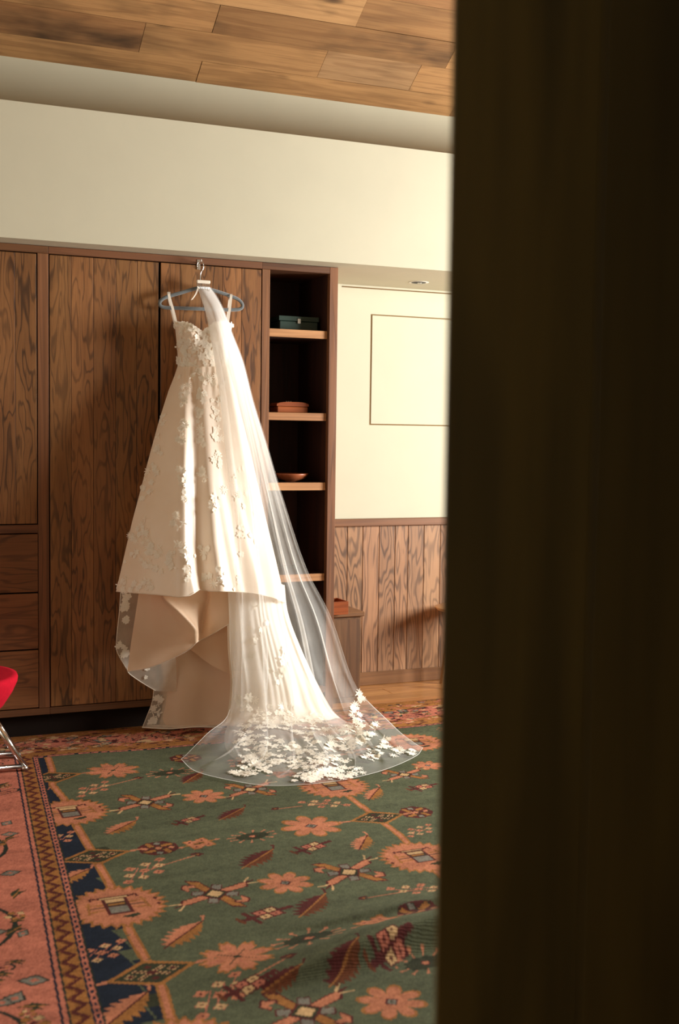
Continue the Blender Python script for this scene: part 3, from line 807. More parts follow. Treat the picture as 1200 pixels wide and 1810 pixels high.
# uneven dyeing of the wool
def vnoise(sx, sy, seed):
    g = np.random.default_rng(seed); ax = (GX-rxs[0])/sx; ay = (GY-rys[0])/sy
    T = g.random((int(ay.max())+3, int(ax.max())+3)); i, j = ay.astype(int), ax.astype(int); fy_, fx_ = ay-i, ax-j
    fy_ = fy_*fy_*(3-2*fy_); fx_ = fx_*fx_*(3-2*fx_)
    return (T[i, j]*(1-fx_)+T[i, j+1]*fx_)*(1-fy_)+(T[i+1, j]*(1-fx_)+T[i+1, j+1]*fx_)*fy_
nz = vnoise(.05, .035, 8)*.6+vnoise(.018, .014, 9)*.4
for a, b, col, th in ((.028, .16, OCHRE, .42), (.36, .6, OCHRE, .40), (.13, .40, DKGRN, .72), (.10, .42, MAROON, .70), (.1, .42, CREAM, .3)):
    m = isB & (dd > a) & (dd < b) & ((nz > th) if th > .35 else (nz < th)); RC[m] = col
RC *= (1+.30*(vnoise(.5, .05, 1)-.5)+.3*(vnoise(.02, .012, 2)-.5)+.45*(RNG.random((NY, NX))-.5))[..., None]
RC = np.clip(RC, .004, .95)
# surface: slightly uneven, with the two creases that run across the lower right
wob = .006+.010*vnoise(.5, .4, 3)*smooth01(-GY, -.05, .4)+.0015*vnoise(.07, .07, 4)
def crease(p, q, h, w, f0=0.):
    a, b = G0(*p), G0(*q); d = b-a; L = np.hypot(*d); d = d/L
    t = (GX-a[0])*d[0]+(GY-a[1])*d[1]; n = -(GX-a[0])*d[1]+(GY-a[1])*d[0]
    n = n+.012*np.sin(t*7)
    e = smooth01(t, -.1, .55)*(1-smooth01(t, L+.3, L+.8))
    return h*e*(np.exp(-np.clip(n, 0, None)**2/(2*w*w))*(n >= 0)+np.exp(-np.clip(-n, 0, None)**2/(2*(w*.20)**2))*(n < 0))
wob += crease((400, 1762), (790, 1668), .080, .11) + crease((430, 1655), (780, 1610), .022, .08) + crease((640, 1395), (790, 1380), .010, .05)
edge = np.minimum.reduce([GX-rxs[0], rxs[-1]-GX, GY-rys[0], rys[-1]-GY])
wob = np.where((GX < .95) & (GY > -.95), np.minimum(wob, .0165), wob)
wob = np.where(edge < .012, .002, wob)
ymax = np.where(GX < 2.38, .052, .052+.04*smooth01(GX, 2.38, 2.5))
YY = np.where(GY > -.3, -.3+(GY+.3)*(ymax+.3)/(rys[-1]+.3), GY)
RV3 = np.stack([GX, YY, wob], -1).reshape(-1, 3)
me = bpy.data.meshes.new('rug'); nq = (NX-1)*(NY-1)
me.vertices.add(NX*NY); me.vertices.foreach_set('co', RV3.astype(np.float32).ravel())
ii = (np.arange(NY-1)[:, None]*NX+np.arange(NX-1)[None]).ravel()
quad = np.stack([ii, ii+1, ii+NX+1, ii+NX], 1).astype(np.int32)
me.loops.add(nq*4); me.loops.foreach_set('vertex_index', quad.ravel())
me.polygons.add(nq); me.polygons.foreach_set('loop_start', np.arange(0, nq*4, 4, dtype=np.int32)); me.polygons.foreach_set('loop_total', np.full(nq, 4, np.int32))
me.update(calc_edges=True); me.polygons.foreach_set('use_smooth', np.ones(nq, bool))
ca = me.color_attributes.new('weave', 'FLOAT_COLOR', 'POINT')
ca.data.foreach_set('color', np.c_[RC.reshape(-1, 3), np.ones(NX*NY)].astype(np.float32).ravel())
k = NT('knotted_wool'); at = k.n('ShaderNodeAttribute', attribute_name='weave'); p = k.coords((1, 1, 1), False)
wv = k.n('ShaderNodeTexWave', wave_type='BANDS', bands_direction='Y'); k.l(p, wv.inputs[0]); wv.inputs['Scale'].default_value = 60.; wv.inputs['Distortion'].default_value = 3.
bmp = k.math('ADD', k.noise(p, 380., 2), k.math('MULTIPLY', wv.outputs[1], .6))
me.materials.append(k.done(k.bsdf(at.outputs['Color'], .95, .1, bump=bmp, bstr=.45, bdist=.003)))
rug = bpy.data.objects.new('rug', me); COL.objects.link(rug)
tag(rug, 'large oriental wool rug, green field with pink and ochre motifs', 'rug')

# ------------------------------------------------------------------ red chair, mostly outside the frame
cxx, cyy = .36, -.46
chair = thing('upholstered_chair', (cxx, cyy, 0), 'red upholstered chair with chrome legs in front of the drawers', 'chair')
tip = onY(31, 1192, cyy)
sr = tip[0]-cxx; zt = float(tip[2])
prof = [(.0, zt-.20), (sr*.35, zt-.195), (sr*.62, zt-.165), (sr*.80, zt-.12), (sr*.93, zt-.06), (sr*.99, zt-.02), (sr, zt), (sr*.985, zt+.012), (sr*.92, zt+.014), (sr*.6, zt+.004), (.0, zt)]
lathe('seat', prof, cxx, cyy, REDF, chair, 48, 1., .92)
G = []
for i in range(14):
    t = i/13; row = []
    for j in range(25):
        a = math.radians(100+160*j/24); R = sr*(1.0+.10*t)
        row.append((cxx+R*math.cos(a)-.06*t, cyy+R*.92*math.sin(a), zt-.02+(.34-.12*abs(j-12)/12*1.2)*t))
    G.append(row)
bk_ = grid_obj('backrest', np.array(G), REDF, chair); so = bk_.modifiers.new('thickness', 'SOLIDIFY'); so.thickness = .035
foot = onZ(31, 1336, .02)
for sx_, sy_ in ((1, 1), (1, -1), (-1, 1), (-1, -1)):
    fx_, fy2 = foot[0], foot[1]
    fx2 = fx_ if sx_ > 0 else 2*cxx-fx_
    fyy = fy2 if sy_ > 0 else 2*cyy-fy2
    lg = tube('leg', [(cxx+sx_*.185, cyy+sy_*.09, zt-.165), (fx2, fyy, .032)], [.0145, .0115], CHROME, chair, 14)
    tube('glide', [(fx2, fyy, .034), (fx2, fyy, .0185)], [.013, .016], STEEL, lg, 14)
for sy_ in (1, -1):
    fyy = foot[1] if sy_ > 0 else 2*cyy-foot[1]
    tube('stretcher', [(foot[0]-.012, fyy, .034), (2*cxx-foot[0]+.012, fyy, .034)], .0105, CHROME, chair, 12)

# ------------------------------------------------------------------ hook and hanger
hk = onY(353.5, 468, -.03)
dh = thing('door_hook', (hk[0], 0, 2.28), 'small silver hook fixed above the wardrobe door, holding the hanger', 'hook')
HX, HZ = float(hk[0]), float(hk[2])
box('plate', HX-.008, HX+.008, -.0065, -.0042, HZ-.02, HZ+.028, STEEL, dh, .0008)
tube('prong', [(HX, -.0065, HZ+.012), (HX, -.025, HZ+.008), (HX, -.042, HZ+.008), (HX, -.052, HZ+.016), (HX, -.053, HZ+.026)], .0028, STEEL, dh, 10)
YHG = -.045
hg = thing('hanger', (HX, YHG, HZ-.09), 'grey velvet clothes hanger with silver swivel hook', 'hanger')
hp = lambda u, v: tuple(onY(u, v, YHG))
outline = [(350, 509), (338, 512), (318, 518), (300, 523), (288, 528), (282.5, 534), (283, 540), (290, 543.5), (315, 544.5), (355, 546), (395, 547.5), (420, 547), (427.5, 544), (428.5, 538), (422, 530), (410, 524.5), (392, 518), (372, 512), (360, 509)]
tube('shoulder_frame', cr_resample([hp(*p) for p in outline+[outline[0]]], 110)[:-1], .0085, VELVET, hg, 10, True, .6)
zc = HZ-.0
hookpts = []
nk = hp(354, 510)
r_ = .022
zt_ = HZ+.011-r_+.0045
hookpts = [(nk[0], YHG, nk[2]-.002), (nk[0], YHG, nk[2]+.03), (nk[0]+.002, YHG, zt_-.035), (nk[0]+.012, YHG, zt_-.018)]
for k in range(13):
    a = math.radians(-25+225*k/12); hookpts.append((nk[0]+.0+r_*math.cos(a)*.75, YHG, zt_+r_*math.sin(a)))
tube('swivel_hook', cr_resample(hookpts, 50), .0019, CHROME, hg, 8)

# ------------------------------------------------------------------ wedding gown
_grid, _tube = grid_obj, tube
def grid_obj(name, G, mat, parent=None, closed=False):
    G[..., 2] = np.maximum(G[..., 2], .0215); return _grid(name, G, mat, parent, closed)
def tube(name, pts, rad, mat, parent=None, *a, **k):
    m = max(rad) if hasattr(rad, '__len__') else rad
    return _tube(name, [(p[0], p[1], max(p[2], .0215+m)) for p in pts], rad, mat, parent, *a, **k)
gown = thing('wedding_gown', (1.6, -.15, .0), 'ivory strapped wedding gown with lace flowers and a long train hanging from hanger', 'dress')
interp = lambda x, xs, ys: np.interp(x, xs, ys)
# --- bodice: boned tube with a sweetheart neckline
NU, NV = 72, 30
BG = np.zeros((NV, NU*2, 3))
def bod_edges(v):
    return interp(v, [565, 590, 615, 635, 652], [308, 310.5, 313, 314, 313.5]), interp(v, [565, 590, 615, 635, 652], [412, 408, 404, 402, 403])
neck_u = [308, 314, 322, 332, 341, 349, 356, 363, 371, 382, 392, 402, 412]
neck_v = [575, 571, 570, 572, 576, 583, 589, 584, 577, 571, 569, 570, 574]
for j in range(NU):
    s = j/(NU-1)
    u0 = 308+104*s
    vt = interp(u0, neck_u, neck_v)
    for i in range(NV):
        t = i/(NV-1); v = vt+(652-vt)*t
        ul, ur = bod_edges(v); u = ul+(ur-ul)*s
        cup = .042*np.exp(-((s-.27)/.16)**2-((v-590)/20)**2)+.042*np.exp(-((s-.75)/.16)**2-((v-590)/20)**2)
        Y = -.085-.095*math.sin(math.pi*s)**.75*(1-.15*t)-cup*smooth01(t, -.05, .25)
        BG[i, j] = onY(u, v, Y)
    vb = 600+4*math.sin(math.pi*s)
    for i in range(NV):
        t = i/(NV-1); v = vb+(652-vb)*t
        if s < .15: v = (vt+(652-vt)*t)*(1-s/.15)+v*s/.15
        if s > .85: v = (vt+(652-vt)*t)*((s-.85)/.15)+v*(1-(s-.85)/.15)
        ul, ur = bod_edges(v); u = ul+(ur-ul)*s
        BG[i, 2*NU-1-j] = onY(u, v, -.085+.045*math.sin(math.pi*s)**.7)
bodice = grid_obj('bodice', BG, SATIN, gown, True)
# --- front skirt
SU, SV = 150, 90
hem_u = [205, 240, 280, 318, 336, 347, 354, 375, 410, 450, 485, 505]
hem_v = [1045, 1048, 1051, 1055, 1053, 1047, 1042, 1045, 1045, 1048, 1056, 1066]
def skirt_edges(v):
    ul = interp(v, [648, 665, 690, 740, 800, 860, 920, 980, 1046, 1070], [313.5, 308, 298, 282, 265.5, 250, 234, 220, 205, 201])
    ur = interp(v, [648, 680, 740, 800, 900, 1000, 1070], [403, 412, 428, 443, 466, 490, 506])
    return ul, ur
def skirt_fold(u, v):
    t = np.clip((v-650)/395, 0, 1.05); A = .018+.06*t
    vx = interp(v, [650, 690, 860, 960, 1010, 1045], [341, 343, 343, 344, 349, 354])     # valley
    rx = interp(v, [650, 690, 860, 960, 1010, 1045], [326, 326, 324, 326, 334, 343])     # crest to its left
    w1 = 7+26*t
    d = A*1.15*(np.exp(-np.clip(rx-u, 0, None)**2/(2*(w1*1.4)**2))*(u < rx) + np.exp(-np.clip(u-rx, 0, None)**2/(2*((vx-rx)*.55)**2))*(u >= rx))
    r2 = vx+14+30*t
    d += A*.9*np.exp(-(u-r2)**2/(2*(7+12*t)**2))
    r3 = vx+40+75*t
    d += A*.9*np.exp(-(u-r3)**2/(2*(8+14*t)**2))
    d += A*.35*np.exp(-(u-(rx-16-60*t))**2/(2*(5+17*t)**2))
    d += .003*(1-smooth01(v, 652, 730))*np.sin(u*.55)
    d += A*.10*np.sin(u*.085+2+v*.004)
    return d
FG = np.zeros((SV, SU, 3)); KG = np.zeros((SV, SU, 3))
for j in range(SU):
    s = j/(SU-1)
    vh = interp(205+300*s, hem_u, hem_v)
    for i in range(SV):
        t = i/(SV-1); v = 648+(vh-648)*t
        ul, ur = skirt_edges(v); u = ul+(ur-ul)*s
        b = .085+.125*t; ym = -.09-.10*t
        Y = ym-b*math.sin(math.pi*(.02+.96*s))**.7-skirt_fold(u, v)*math.sin(math.pi*s)**.4
        FG[i, j] = onY(u, v, Y)
        p = onY(u, v, ym); KG[i, j] = (p[0], min(-.025, ym+(.06+.12*t)*math.sin(math.pi*s)**.6), p[2])
        if j in (0, SU-1): KG[i, j] = FG[i, j]
skirt = grid_obj('skirt', FG, SATIN, gown)
grid_obj('skirt_back', KG, LINING, gown)
# thin rolled hem
tube('skirt_hem', [tuple(p) for p in FG[-1][::2]], .0028, SATIN, gown, 6)
# waist band of gathered satin under the bodice
tube('waistband', [tuple(p+np.array([0, -.002, 0])) for p in BG[-1][:NU:2]], .0045, SATIN, gown, 8)

# --- layers of the train seen from inside below the front hem
def index_grid(rows, nu, nv):
    R = np.array([cr_resample(r, nu, np.arange(len(r))) for r in rows])
    return np.stack([cr_resample(R[:, j], nv, np.arange(len(rows))) for j in range(nu)], axis=1)
def rowY(pts): return [tuple(onY(u, v, Y)) for u, v, Y in pts]
swag = index_grid([
    rowY([(247, 1030, -.17), (270, 1030, -.19), (285, 1030, -.22), (300, 1030, -.24), (360, 1030, -.15), (372, 1030, -.18), (405, 1030, -.22), (450, 1030, -.22), (497, 1040, -.19)]),
    rowY([(244, 1056, -.17), (268, 1058, -.20), (285, 1057, -.25), (297, 1056, -.29), (360, 1056, -.15), (373, 1056, -.18), (405, 1050, -.22), (450, 1046, -.23), (497, 1048, -.19)]),
    rowY([(238, 1095, -.16), (270, 1096, -.20), (305, 1090, -.27), (322, 1082, -.32), (356, 1082, -.14), (372, 1078, -.18), (406, 1070, -.22), (452, 1058, -.23), (497, 1054, -.19)]),
    rowY([(231, 1140, -.15), (270, 1140, -.19), (320, 1122, -.27), (345, 1108, -.33), (353, 1110, -.14), (372, 1102, -.19), (406, 1086, -.22), (454, 1066, -.23), (496, 1058, -.19)]),
    rowY([(228, 1165, -.15), (270, 1160, -.19), (322, 1142, -.27), (349, 1122, -.32), (352, 1123, -.15), (374, 1114, -.19), (407, 1095, -.22), (456, 1070, -.23), (496, 1060, -.19)]),
    rowY([(225, 1187, -.15), (270, 1178, -.20), (326, 1153, -.27), (349, 1134, -.31), (351.5, 1133, -.16), (376, 1120, -.19), (408, 1101, -.22), (458, 1073, -.23), (496, 1061, -.19)])], 150, 60)
grid_obj('lining_swag', swag, LINING, gown)
tube('swag_edge', [tuple(p) for p in swag[-1][::2]], .0022, SATIN, gown, 6)
sw2 = grid_from_rows([
    rowY([(338, 1110, -.12), (370, 1090, -.15), (412, 1070, -.16)]),
    rowY([(336, 1135, -.12), (372, 1135, -.155), (414, 1135, -.17)]),
    rowY([(336, 1148, -.12), (376, 1177, -.16), (420, 1197, -.18)])], 50, 24)
grid_obj('lining_fold', sw2, LINING, gown)
def rowF(pts):                                        # (u, v, height above the rug)
    return [tuple(onZ(u, v, .016+h)) for u, v, h in pts]
low = grid_from_rows([
    rowY([(268, 1130, -.06), (320, 1120, -.09), (370, 1110, -.10), (430, 1110, -.12)]),
    rowY([(288, 1190, -.055), (330, 1190, -.10), (375, 1190, -.09), (432, 1190, -.14)]),
    rowY([(287, 1240, -.05), (325, 1240, -.11), (372, 1240, -.10), (428, 1240, -.16)]),
    rowY([(282, 1285, -.055), (322, 1290, -.12), (366, 1291, -.12), (418, 1290, -.18)])], 80, 50)
grid_obj('underskirt', low, LINING, gown)
org = grid_from_rows([
    rowY([(214, 1035, -.145), (230, 1035, -.14), (262, 1035, -.13)]),
    rowY([(211, 1080, -.145), (228, 1080, -.13), (258, 1080, -.12)]),
    rowY([(206, 1130, -.14), (224, 1130, -.125), (252, 1130, -.115)]),
    rowY([(207, 1152, -.135), (224, 1160, -.12), (252, 1160, -.11)]),
    rowY([(224, 1183, -.14), (236, 1186, -.12), (262, 1180, -.10)])], 24, 40)
grid_obj('organza_edge', org, ORGANZA, gown)
org2 = grid_from_rows([
    rowY([(224, 1180, -.145), (262, 1168, -.15), (310, 1158, -.14)]),
    rowY([(228, 1190, -.14), (265, 1186, -.14), (312, 1186, -.11)]),
    rowY([(250, 1206, -.13), (276, 1206, -.125), (312, 1206, -.10)]),
    rowY([(275, 1221, -.12), (288, 1222, -.11), (312, 1222, -.09)])], 24, 30)
grid_obj('organza_edge', org2, ORGANZA, gown)
org3 = grid_from_rows([
    rowY([(273, 1205, -.075), (284, 1205, -.07), (300, 1205, -.06)]),
    rowY([(269, 1240, -.07), (282, 1240, -.065), (300, 1240, -.06)]),
    rowY([(258, 1270, -.065), (280, 1270, -.06), (300, 1270, -.06)]),
    rowY([(251, 1288, -.06), (278, 1292, -.075), (310, 1293, -.10)])], 20, 30)
grid_obj('organza_edge', org3, ORGANZA, gown)
hemrow = grid_from_rows([
    rowY([(262, 1280, -.065), (300, 1282, -.12), (345, 1282, -.13), (392, 1280, -.18)]),
    rowY([(251, 1289, -.06), (300, 1295, -.13), (345, 1297, -.14), (392, 1295, -.19)])], 60, 6)
grid_obj('organza_hem', hemrow, ORGANZA, gown)
tube('hem_binding', [tuple(p) for p in hemrow[-1]], .0028, RIBBON, gown, 6)
for gname, gg in (('edge_binding', org[:, 0]), ('edge_binding', org2[:, 0]), ('edge_binding', org3[:, 0])):
    tube(gname, [tuple(p) for p in gg], .0018, RIBBON, gown, 6)
# --- lace train pouring to the floor on the right
TG = grid_from_rows([
    rowY([(402, 1030, -.225), (430, 1030, -.25), (465, 1030, -.25), (503, 1034, -.20)]),
    rowY([(404, 1085, -.235), (434, 1085, -.27), (470, 1085, -.27), (510, 1085, -.21)]),
    rowY([(405, 1150, -.25), (442, 1150, -.30), (486, 1150, -.31), (534, 1150, -.24)]),
    rowY([(410, 1210, -.27), (450, 1210, -.34), (500, 1210, -.35), (562, 1210, -.29)]),
    rowY([(406, 1262, -.30), (452, 1262, -.38), (512, 1262, -.41), (590, 1258, -.36)]),
    rowF([(396, 1308, .02), (450, 1318, .04), (520, 1322, .04), (580, 1310, .04), (632, 1288, .03)]),
    rowF([(404, 1334, .008), (450, 1346, .01), (520, 1352, .012), (590, 1342, .01), (652, 1310, .008)]),
    rowF([(418, 1346, .004), (460, 1360, .004), (520, 1366, .004), (598, 1354, .004), (660, 1322, .004)])], 140, 100)
ss = np.linspace(0, 1, 140)[None]; tt = np.linspace(0, 1, 100)[:, None]
amp = .009*np.sin(np.pi*np.clip(tt*1.15, 0, 1))**.8
ple = np.sin(ss*27+4*np.sin(ss*7+tt)+tt*2)+.4*np.sin(ss*71+3*np.sin(ss*13)+1)+.35*np.sin(ss*11+tt*9)
TG[:, :, 1] -= amp*ple*.7*(tt < .8)
TG[:, :, 2] = np.maximum(TG[:, :, 2]+np.where(tt > .68, .006*(1+ple), 0.), .018)
grid_obj('train', TG, TRAINL, gown)
TG2 = TG[:62].copy(); TG2[:, :, 1] += .03
grid_obj('train_lining', TG2, LINING if False else SATIN, gown)
# --- straps over the hanger
def ribbon(name, pts, w, mat, parent, wd=(1, 0, 0)):
    P = cr_resample(pts, 24); W = np.array(wd)*w/2
    return grid_obj(name, np.stack([P-W, P+W], 1), mat, parent)
for (ua, va), (ub, vb) in (((298.5, 521), (312, 573)), ((408.5, 524), (402, 573))):
    a, b = onY(ua, va, YHG-.012), onY(ub, vb, -.13 if ub < 350 else -.14)
    top = onY(ua, va-3, YHG)
    back = onY(ub+(3 if ub < 350 else -2), vb+22, -.05)
    ribbon('strap', [b, (a+b)/2+np.array([0, -.004, 0]), a, top+np.array([0, -.004, .006]), top+np.array([0, .013, 0]), (top+back)/2+np.array([0, .012, 0]), back], .013, RIBBON, gown)

# ------------------------------------------------------------------ veil
veil = thing('bridal_veil', (1.75, -.3, 0), 'sheer white tulle veil with lace-edged end spreading over the rug', 'veil')
VR = [rowY([(349, 505, -.075), (360, 506, -.08), (372, 507, -.072)]),
      rowY([(356, 525, -.085), (368, 525, -.10), (383, 522, -.085)]),
      rowY([(364, 550, -.12), (380, 550, -.15), (396, 547, -.12)]),
      rowY([(372, 590, -.22), (393, 590, -.24), (412, 590, -.17)]),
      rowY([(381, 640, -.24), (406, 640, -.26), (431, 640, -.17)]),
      rowY([(391, 710, -.29), (420, 710, -.31), (449, 710, -.20)]),
      rowY([(398, 780, -.33), (432, 780, -.35), (470, 778, -.23)]),
      rowY([(408, 880, -.36), (450, 880, -.39), (500, 880, -.27)]),
      rowY([(416, 1000, -.40), (470, 1000, -.43), (541, 1004, -.33)]),
      rowY([(416, 1100, -.42), (490, 1100, -.47), (585, 1092, -.39)]),
      rowY([(412, 1190, -.44), (505, 1190, -.51), (620, 1194, -.45)]),
      rowY([(403, 1266, -.48), (440, 1278, -.55), (520, 1285, -.60), (600, 1272, -.60), (651, 1243, -.53)]),
      rowF([(362, 1308, .07), (430, 1336, .035), (520, 1352, .025), (610, 1338, .03), (702, 1292, .035)]),
      rowF([(334, 1332, .025), (370, 1358, .012), (440, 1372, .01), (520, 1376, .01), (610, 1366, .01), (690, 1342, .01), (730, 1312, .012)]),
      rowF([(320, 1343, .003), (345, 1364, .003), (405, 1380, .003), (475, 1390, .003), (550, 1387, .003), (612, 1379, .003), (682, 1361, .003), (736, 1337, .003), (747, 1323, .003)])]
NVU, NVV = 200, 140
VG0 = grid_from_rows(VR, NVU*3, NVV)
s = np.linspace(0, 1, NVU); tv = np.linspace(0, 1, NVV)
VG = np.zeros((NVV, NVU, 3))
for i in range(NVV):
    t = tv[i]
    e = (.30*smooth01(t, .02, .2)+.70*smooth01(t, .28, .55))*(1-smooth01(t, .68, .86))
    sw = s+e*(.052*np.sin(2*math.pi*5.2*s+.8+t*1.2)*np.sin(math.pi*s)**.35+.013*np.sin(2*math.pi*13*s+2))
    wf = smooth01(t, .74, .84)*(1-smooth01(t, .93, 1.))
    sw = sw+wf*.030*np.sin(2*math.pi*8*s+1+t*9)*np.sin(math.pi*s)**.5
    sw = np.clip(sw, 0, 1); sw[0] = 0; sw[-1] = 1
    idx = sw*(NVU*3-1); i0 = np.clip(idx.astype(int), 0, NVU*3-2); f_ = (idx-i0)[:, None]
    row = VG0[i, i0]*(1-f_)+VG0[i, i0+1]*f_
    row[:, 1] += e*(.022*np.cos(2*math.pi*5.2*s+.8+t*1.2)+.008*np.cos(2*math.pi*13*s+2))*np.sin(math.pi*s)**.3 - .0
    fl = smooth01(t, .72, .88)*np.sin(math.pi*np.clip((t-.7)/.3, 0, 1))
    row[:, 2] += fl*.010*(1+np.sin(s*40+t*8)+.5*np.sin(s*83+2))
    row[:, 2] = np.maximum(row[:, 2], .018)
    VG[i] = row
vt_ = grid_obj('tulle', VG, TULLE, veil)
# gathered tulle just below the comb, a second layer
VG2 = VG0[:int(NVV*.72), ::4].copy(); VG2[:, :, 1] += .012
grid_obj('gathered_layer', VG2, TULLEG, veil)
bnd = np.concatenate([VG[int(NVV*.78):, 0], VG[-1], VG[int(NVV*.78):, -1][::-1]])
tube('veil_edge', [tuple(p) for p in bnd[::2]], .0010, TULLED, veil, 6)
# comb
ca_, cb_ = onY(347.5, 499, -.07), onY(371, 500, -.07)
cmb = box('comb', ca_[0], cb_[0], -.078, -.066, ca_[2]-.004, ca_[2]+.012, RIBBON, veil, .003)
for k in range(9):
    x = ca_[0]+(cb_[0]-ca_[0])*(k+.5)/9
    tube('comb_tooth', [(x, -.072, ca_[2]-.003), (x, -.073, ca_[2]-.040)], [.0022, .0012], STEEL, cmb, 6)
a, b, c = onY(351, 507, -.085), onY(346, 520, -.09), onY(339, 530, -.085)
ribbon('ribbon_tail', [a, b, c], .012, RIBBON, veil, (.8, 0, .4))

# ------------------------------------------------------------------ lace appliques
def flower_mesh(name, petals, r, wid, cup, notch=.0):
    vs = [(0, 0, .0012)]; fs = []
    n = 5
    for k in range(petals):
        a0 = 2*math.pi*k/petals; rr = r*(1+.12*math.sin(k*2.3))
        base = len(vs)
        for i in range(1, n+1):
            t = i/n; w = wid*r*math.sin(math.pi*min(1, .12+.80*t))**.7
            rad = rr*t; z = cup*r*math.sin(math.pi*t*.8)
            if i == n: w *= .55; 
            for sg in (-1, 1):
                x, y = rad, sg*w
                vs.append((x*math.cos(a0)-y*math.sin(a0), x*math.sin(a0)+y*math.cos(a0), z+.0006*(k % 2)))
        for i in range(n):
            if i == 0: fs.append((0, base, base+1))
            else:
                p = base+2*(i-1); fs.append((p, p+2, p+3, p+1))
    me = bpy.data.meshes.new(name); me.from_pydata(vs, [], fs); me.update(); me.materials.append(LACE)
    return me
FM = [flower_mesh('lace_flower', 5, .0165, .42, .09), flower_mesh('lace_flower', 5, .0125, .40, .12), flower_mesh('lace_flower', 6, .019, .30, .06)]
LM = [flower_mesh('lace_leaf', 3, .021, .20, .1), flower_mesh('lace_spray', 9, .024, .10, .05), flower_mesh('lace_leaf', 4, .018, .16, .06)]
bv_s = grid_bvh(FG); bv_b = grid_bvh(BG[:, :NU]); bv_o = [grid_bvh(g) for g in (org, org2, org3)]; bv_t = grid_bvh(TG); bv_v = grid_bvh(VG)
rl = random.Random(3)
count = {}
def place(bv, u, v, mesh, parent, scale=1., off=.0022):
    g = ray(u, v); d = Vector(g).normalized()
    hit, nor, _, _ = bv.ray_cast(Vector(CAM), d)
    if hit is None: return None
    if nor.dot(d) > 0: nor = -nor
    z = nor; x = z.orthogonal().normalized(); y = z.cross(x)
    a = rl.uniform(0, 6.28); x2 = x*math.cos(a)+y*math.sin(a); y2 = z.cross(x2)
    p = hit+nor*(off+rl.uniform(0, .0016)); p.z = max(p.z, .026)
    sc = scale*rl.uniform(.8, 1.2)
    Mx = Matrix(((x2.x*sc, y2.x*sc, z.x*sc, 0), (x2.y*sc, y2.y*sc, z.y*sc, 0), (x2.z*sc, y2.z*sc, z.z*sc, 0), (0, 0, 0, 1)))
    key = (parent.name, mesh.name.split('.')[0]); count[key] = count.get(key, 0)+1
    if count[key] > 290:                              # the smallest, past the limit, are joined at the end
        Mx.translation = p; rest.setdefault(parent.name, []).append((mesh, Mx)); return None
    o = bpy.data.objects.new(mesh.name.split('.')[0], mesh); COL.objects.link(o); o.parent = parent
    Mx.translation = p-wloc(parent)
    o.matrix_local = Mx
    return o
rest = {}
def cluster(bv, parent, u, v, su, sv, n, leafp=.3, sc=1.):
    for _ in range(n):
        uu, vv = u+rl.gauss(0, su), v+rl.gauss(0, sv)
        place(bv, uu, vv, rl.choice(LM) if rl.random() < leafp else rl.choice(FM), parent, sc)
# skirt sprays (their places on the cloth)
for u, v, su, sv, n in [(268, 835, 6, 14, 9), (256, 872, 7, 12, 9), (246, 940, 12, 10, 15), (262, 960, 10, 14, 14), (284, 1000, 12, 10, 10), (232, 985, 6, 8, 6), (222, 1034, 5, 6, 8), (255, 1034, 14, 5, 12), (300, 985, 6, 12, 7),
                        (280, 800, 5, 8, 5), (290, 745, 6, 10, 6), (325, 712, 4, 10, 8), (326, 745, 4, 12, 9), (322, 775, 4, 8, 5), (322, 840, 5, 10, 8), (326, 870, 4, 10, 7), (318, 925, 5, 8, 6), (320, 960, 5, 10, 8), (332, 985, 5, 8, 8), (338, 1010, 4, 8, 5),
                        (358, 700, 6, 10, 9), (380, 720, 7, 14, 11), (385, 770, 6, 16, 11), (356, 775, 5, 10, 8), (384, 815, 5, 10, 7), (358, 842, 5, 9, 7), (384, 880, 9, 12, 10), (352, 730, 4, 8, 5), (420, 860, 7, 16, 7), (365, 970, 6, 14, 6), (400, 1020, 12, 12, 9), (432, 960, 8, 18, 8), (365, 1025, 8, 8, 4)]:
    cluster(bv_s, gown, u, v, su, sv, n, .32, .92)
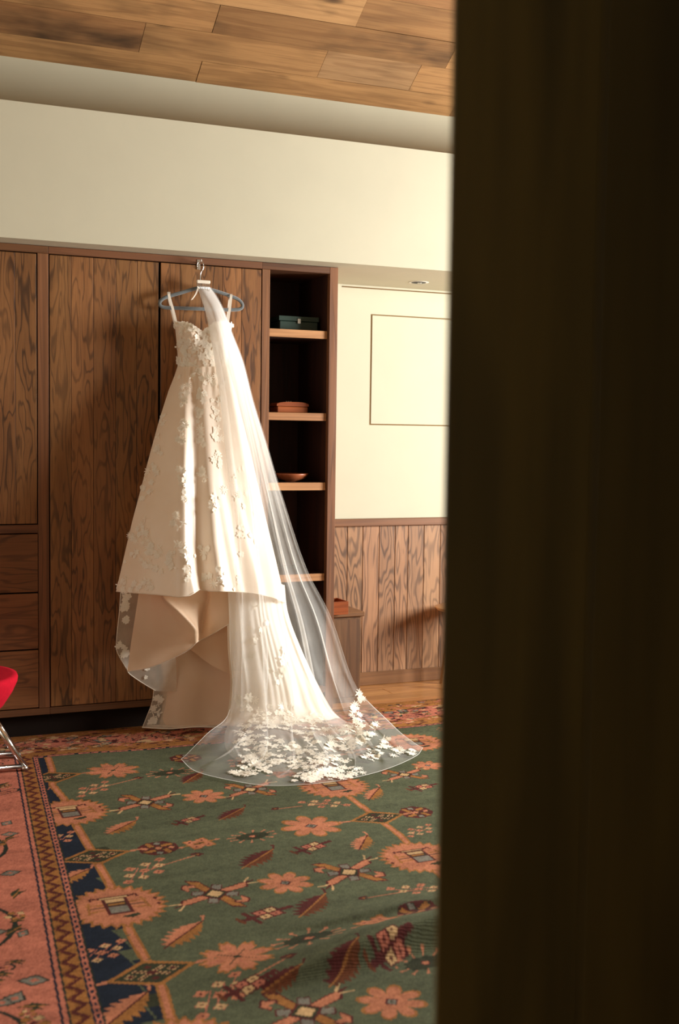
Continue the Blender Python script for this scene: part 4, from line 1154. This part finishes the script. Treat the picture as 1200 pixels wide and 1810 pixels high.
# bodice, close set, and along the neckline
for _ in range(95):
    place(bv_b, rl.uniform(312, 402), rl.uniform(576, 652), rl.choice(FM+[LM[0]]), gown, 1.05)
for k in range(30):
    u = 310+100*k/29; place(bv_b, u, interp(u, neck_u, neck_v)+2.5, FM[k % 2], gown, .9, .004)
for u in np.linspace(318, 400, 18):
    place(bv_s, u, rl.uniform(654, 690), rl.choice(FM+LM), gown, 1.0)
for bvo, pts in zip(bv_o, (((222, 1062, 6), (216, 1075, 5), (221, 1100, 4), (214, 1140, 5), (218, 1155, 4)), ((258, 1196, 2),), ((279, 1238, 5), (275, 1255, 4), (272, 1272, 5)))):
    for u, v, n in pts: cluster(bvo, gown, u, v, 4, 5, n, .2, .95)
for u, v, su, sv, n in [(430, 1245, 7, 12, 12), (470, 1275, 16, 12, 26), (510, 1275, 14, 12, 18), (555, 1285, 18, 12, 26), (430, 1300, 12, 12, 20), (470, 1318, 20, 10, 28), (525, 1325, 22, 10, 26), (580, 1312, 18, 10, 20), (615, 1296, 12, 10, 14), (440, 1338, 12, 5, 14), (490, 1346, 16, 5, 16), (560, 1340, 22, 5, 18), (620, 1318, 14, 5, 12), (450, 1130, 14, 30, 8), (500, 1190, 14, 24, 8)]:
    cluster(bv_t, gown, u, v, su, sv, int(n*1.2), .35, 1.05)
for u, v, su, sv, n in [(636, 1230, 2.5, 6, 9), (625, 1254, 4, 5, 9), (631, 1272, 3, 6, 8), (635, 1290, 3, 6, 8), (641, 1306, 5, 6, 10), (662, 1284, 4, 4, 7), (656, 1298, 3, 3, 4), (682, 1308, 4, 3, 7), (676, 1320, 5, 3, 8), (704, 1328, 8, 3, 10), (660, 1336, 12, 4, 16), (733, 1330, 6, 3, 6),
                        (555, 1366, 14, 5, 28), (590, 1362, 16, 4, 24), (545, 1376, 12, 3, 18), (600, 1374, 14, 3, 14), (625, 1368, 8, 4, 9), (444, 1352, 9, 5, 16), (428, 1368, 14, 2, 16), (466, 1356, 8, 6, 10), (520, 1350, 10, 4, 8), (600, 1342, 10, 3, 8), (570, 1350, 12, 3, 10)]:
    cluster(bv_v, veil, u, v, su, sv, int(n*1.5), .4, .85)
for pn, lst in rest.items():
    vs, fs = [], []
    for me_, mx in lst:
        b0 = len(vs); vs += [tuple(mx @ v.co) for v in me_.vertices]; fs += [tuple(b0+i for i in f.vertices) for f in me_.polygons]
    o = mobj('lace_trim', vs, fs, LACE, bpy.data.objects[pn]); o['kind'] = 'stuff'
print('lace', count)
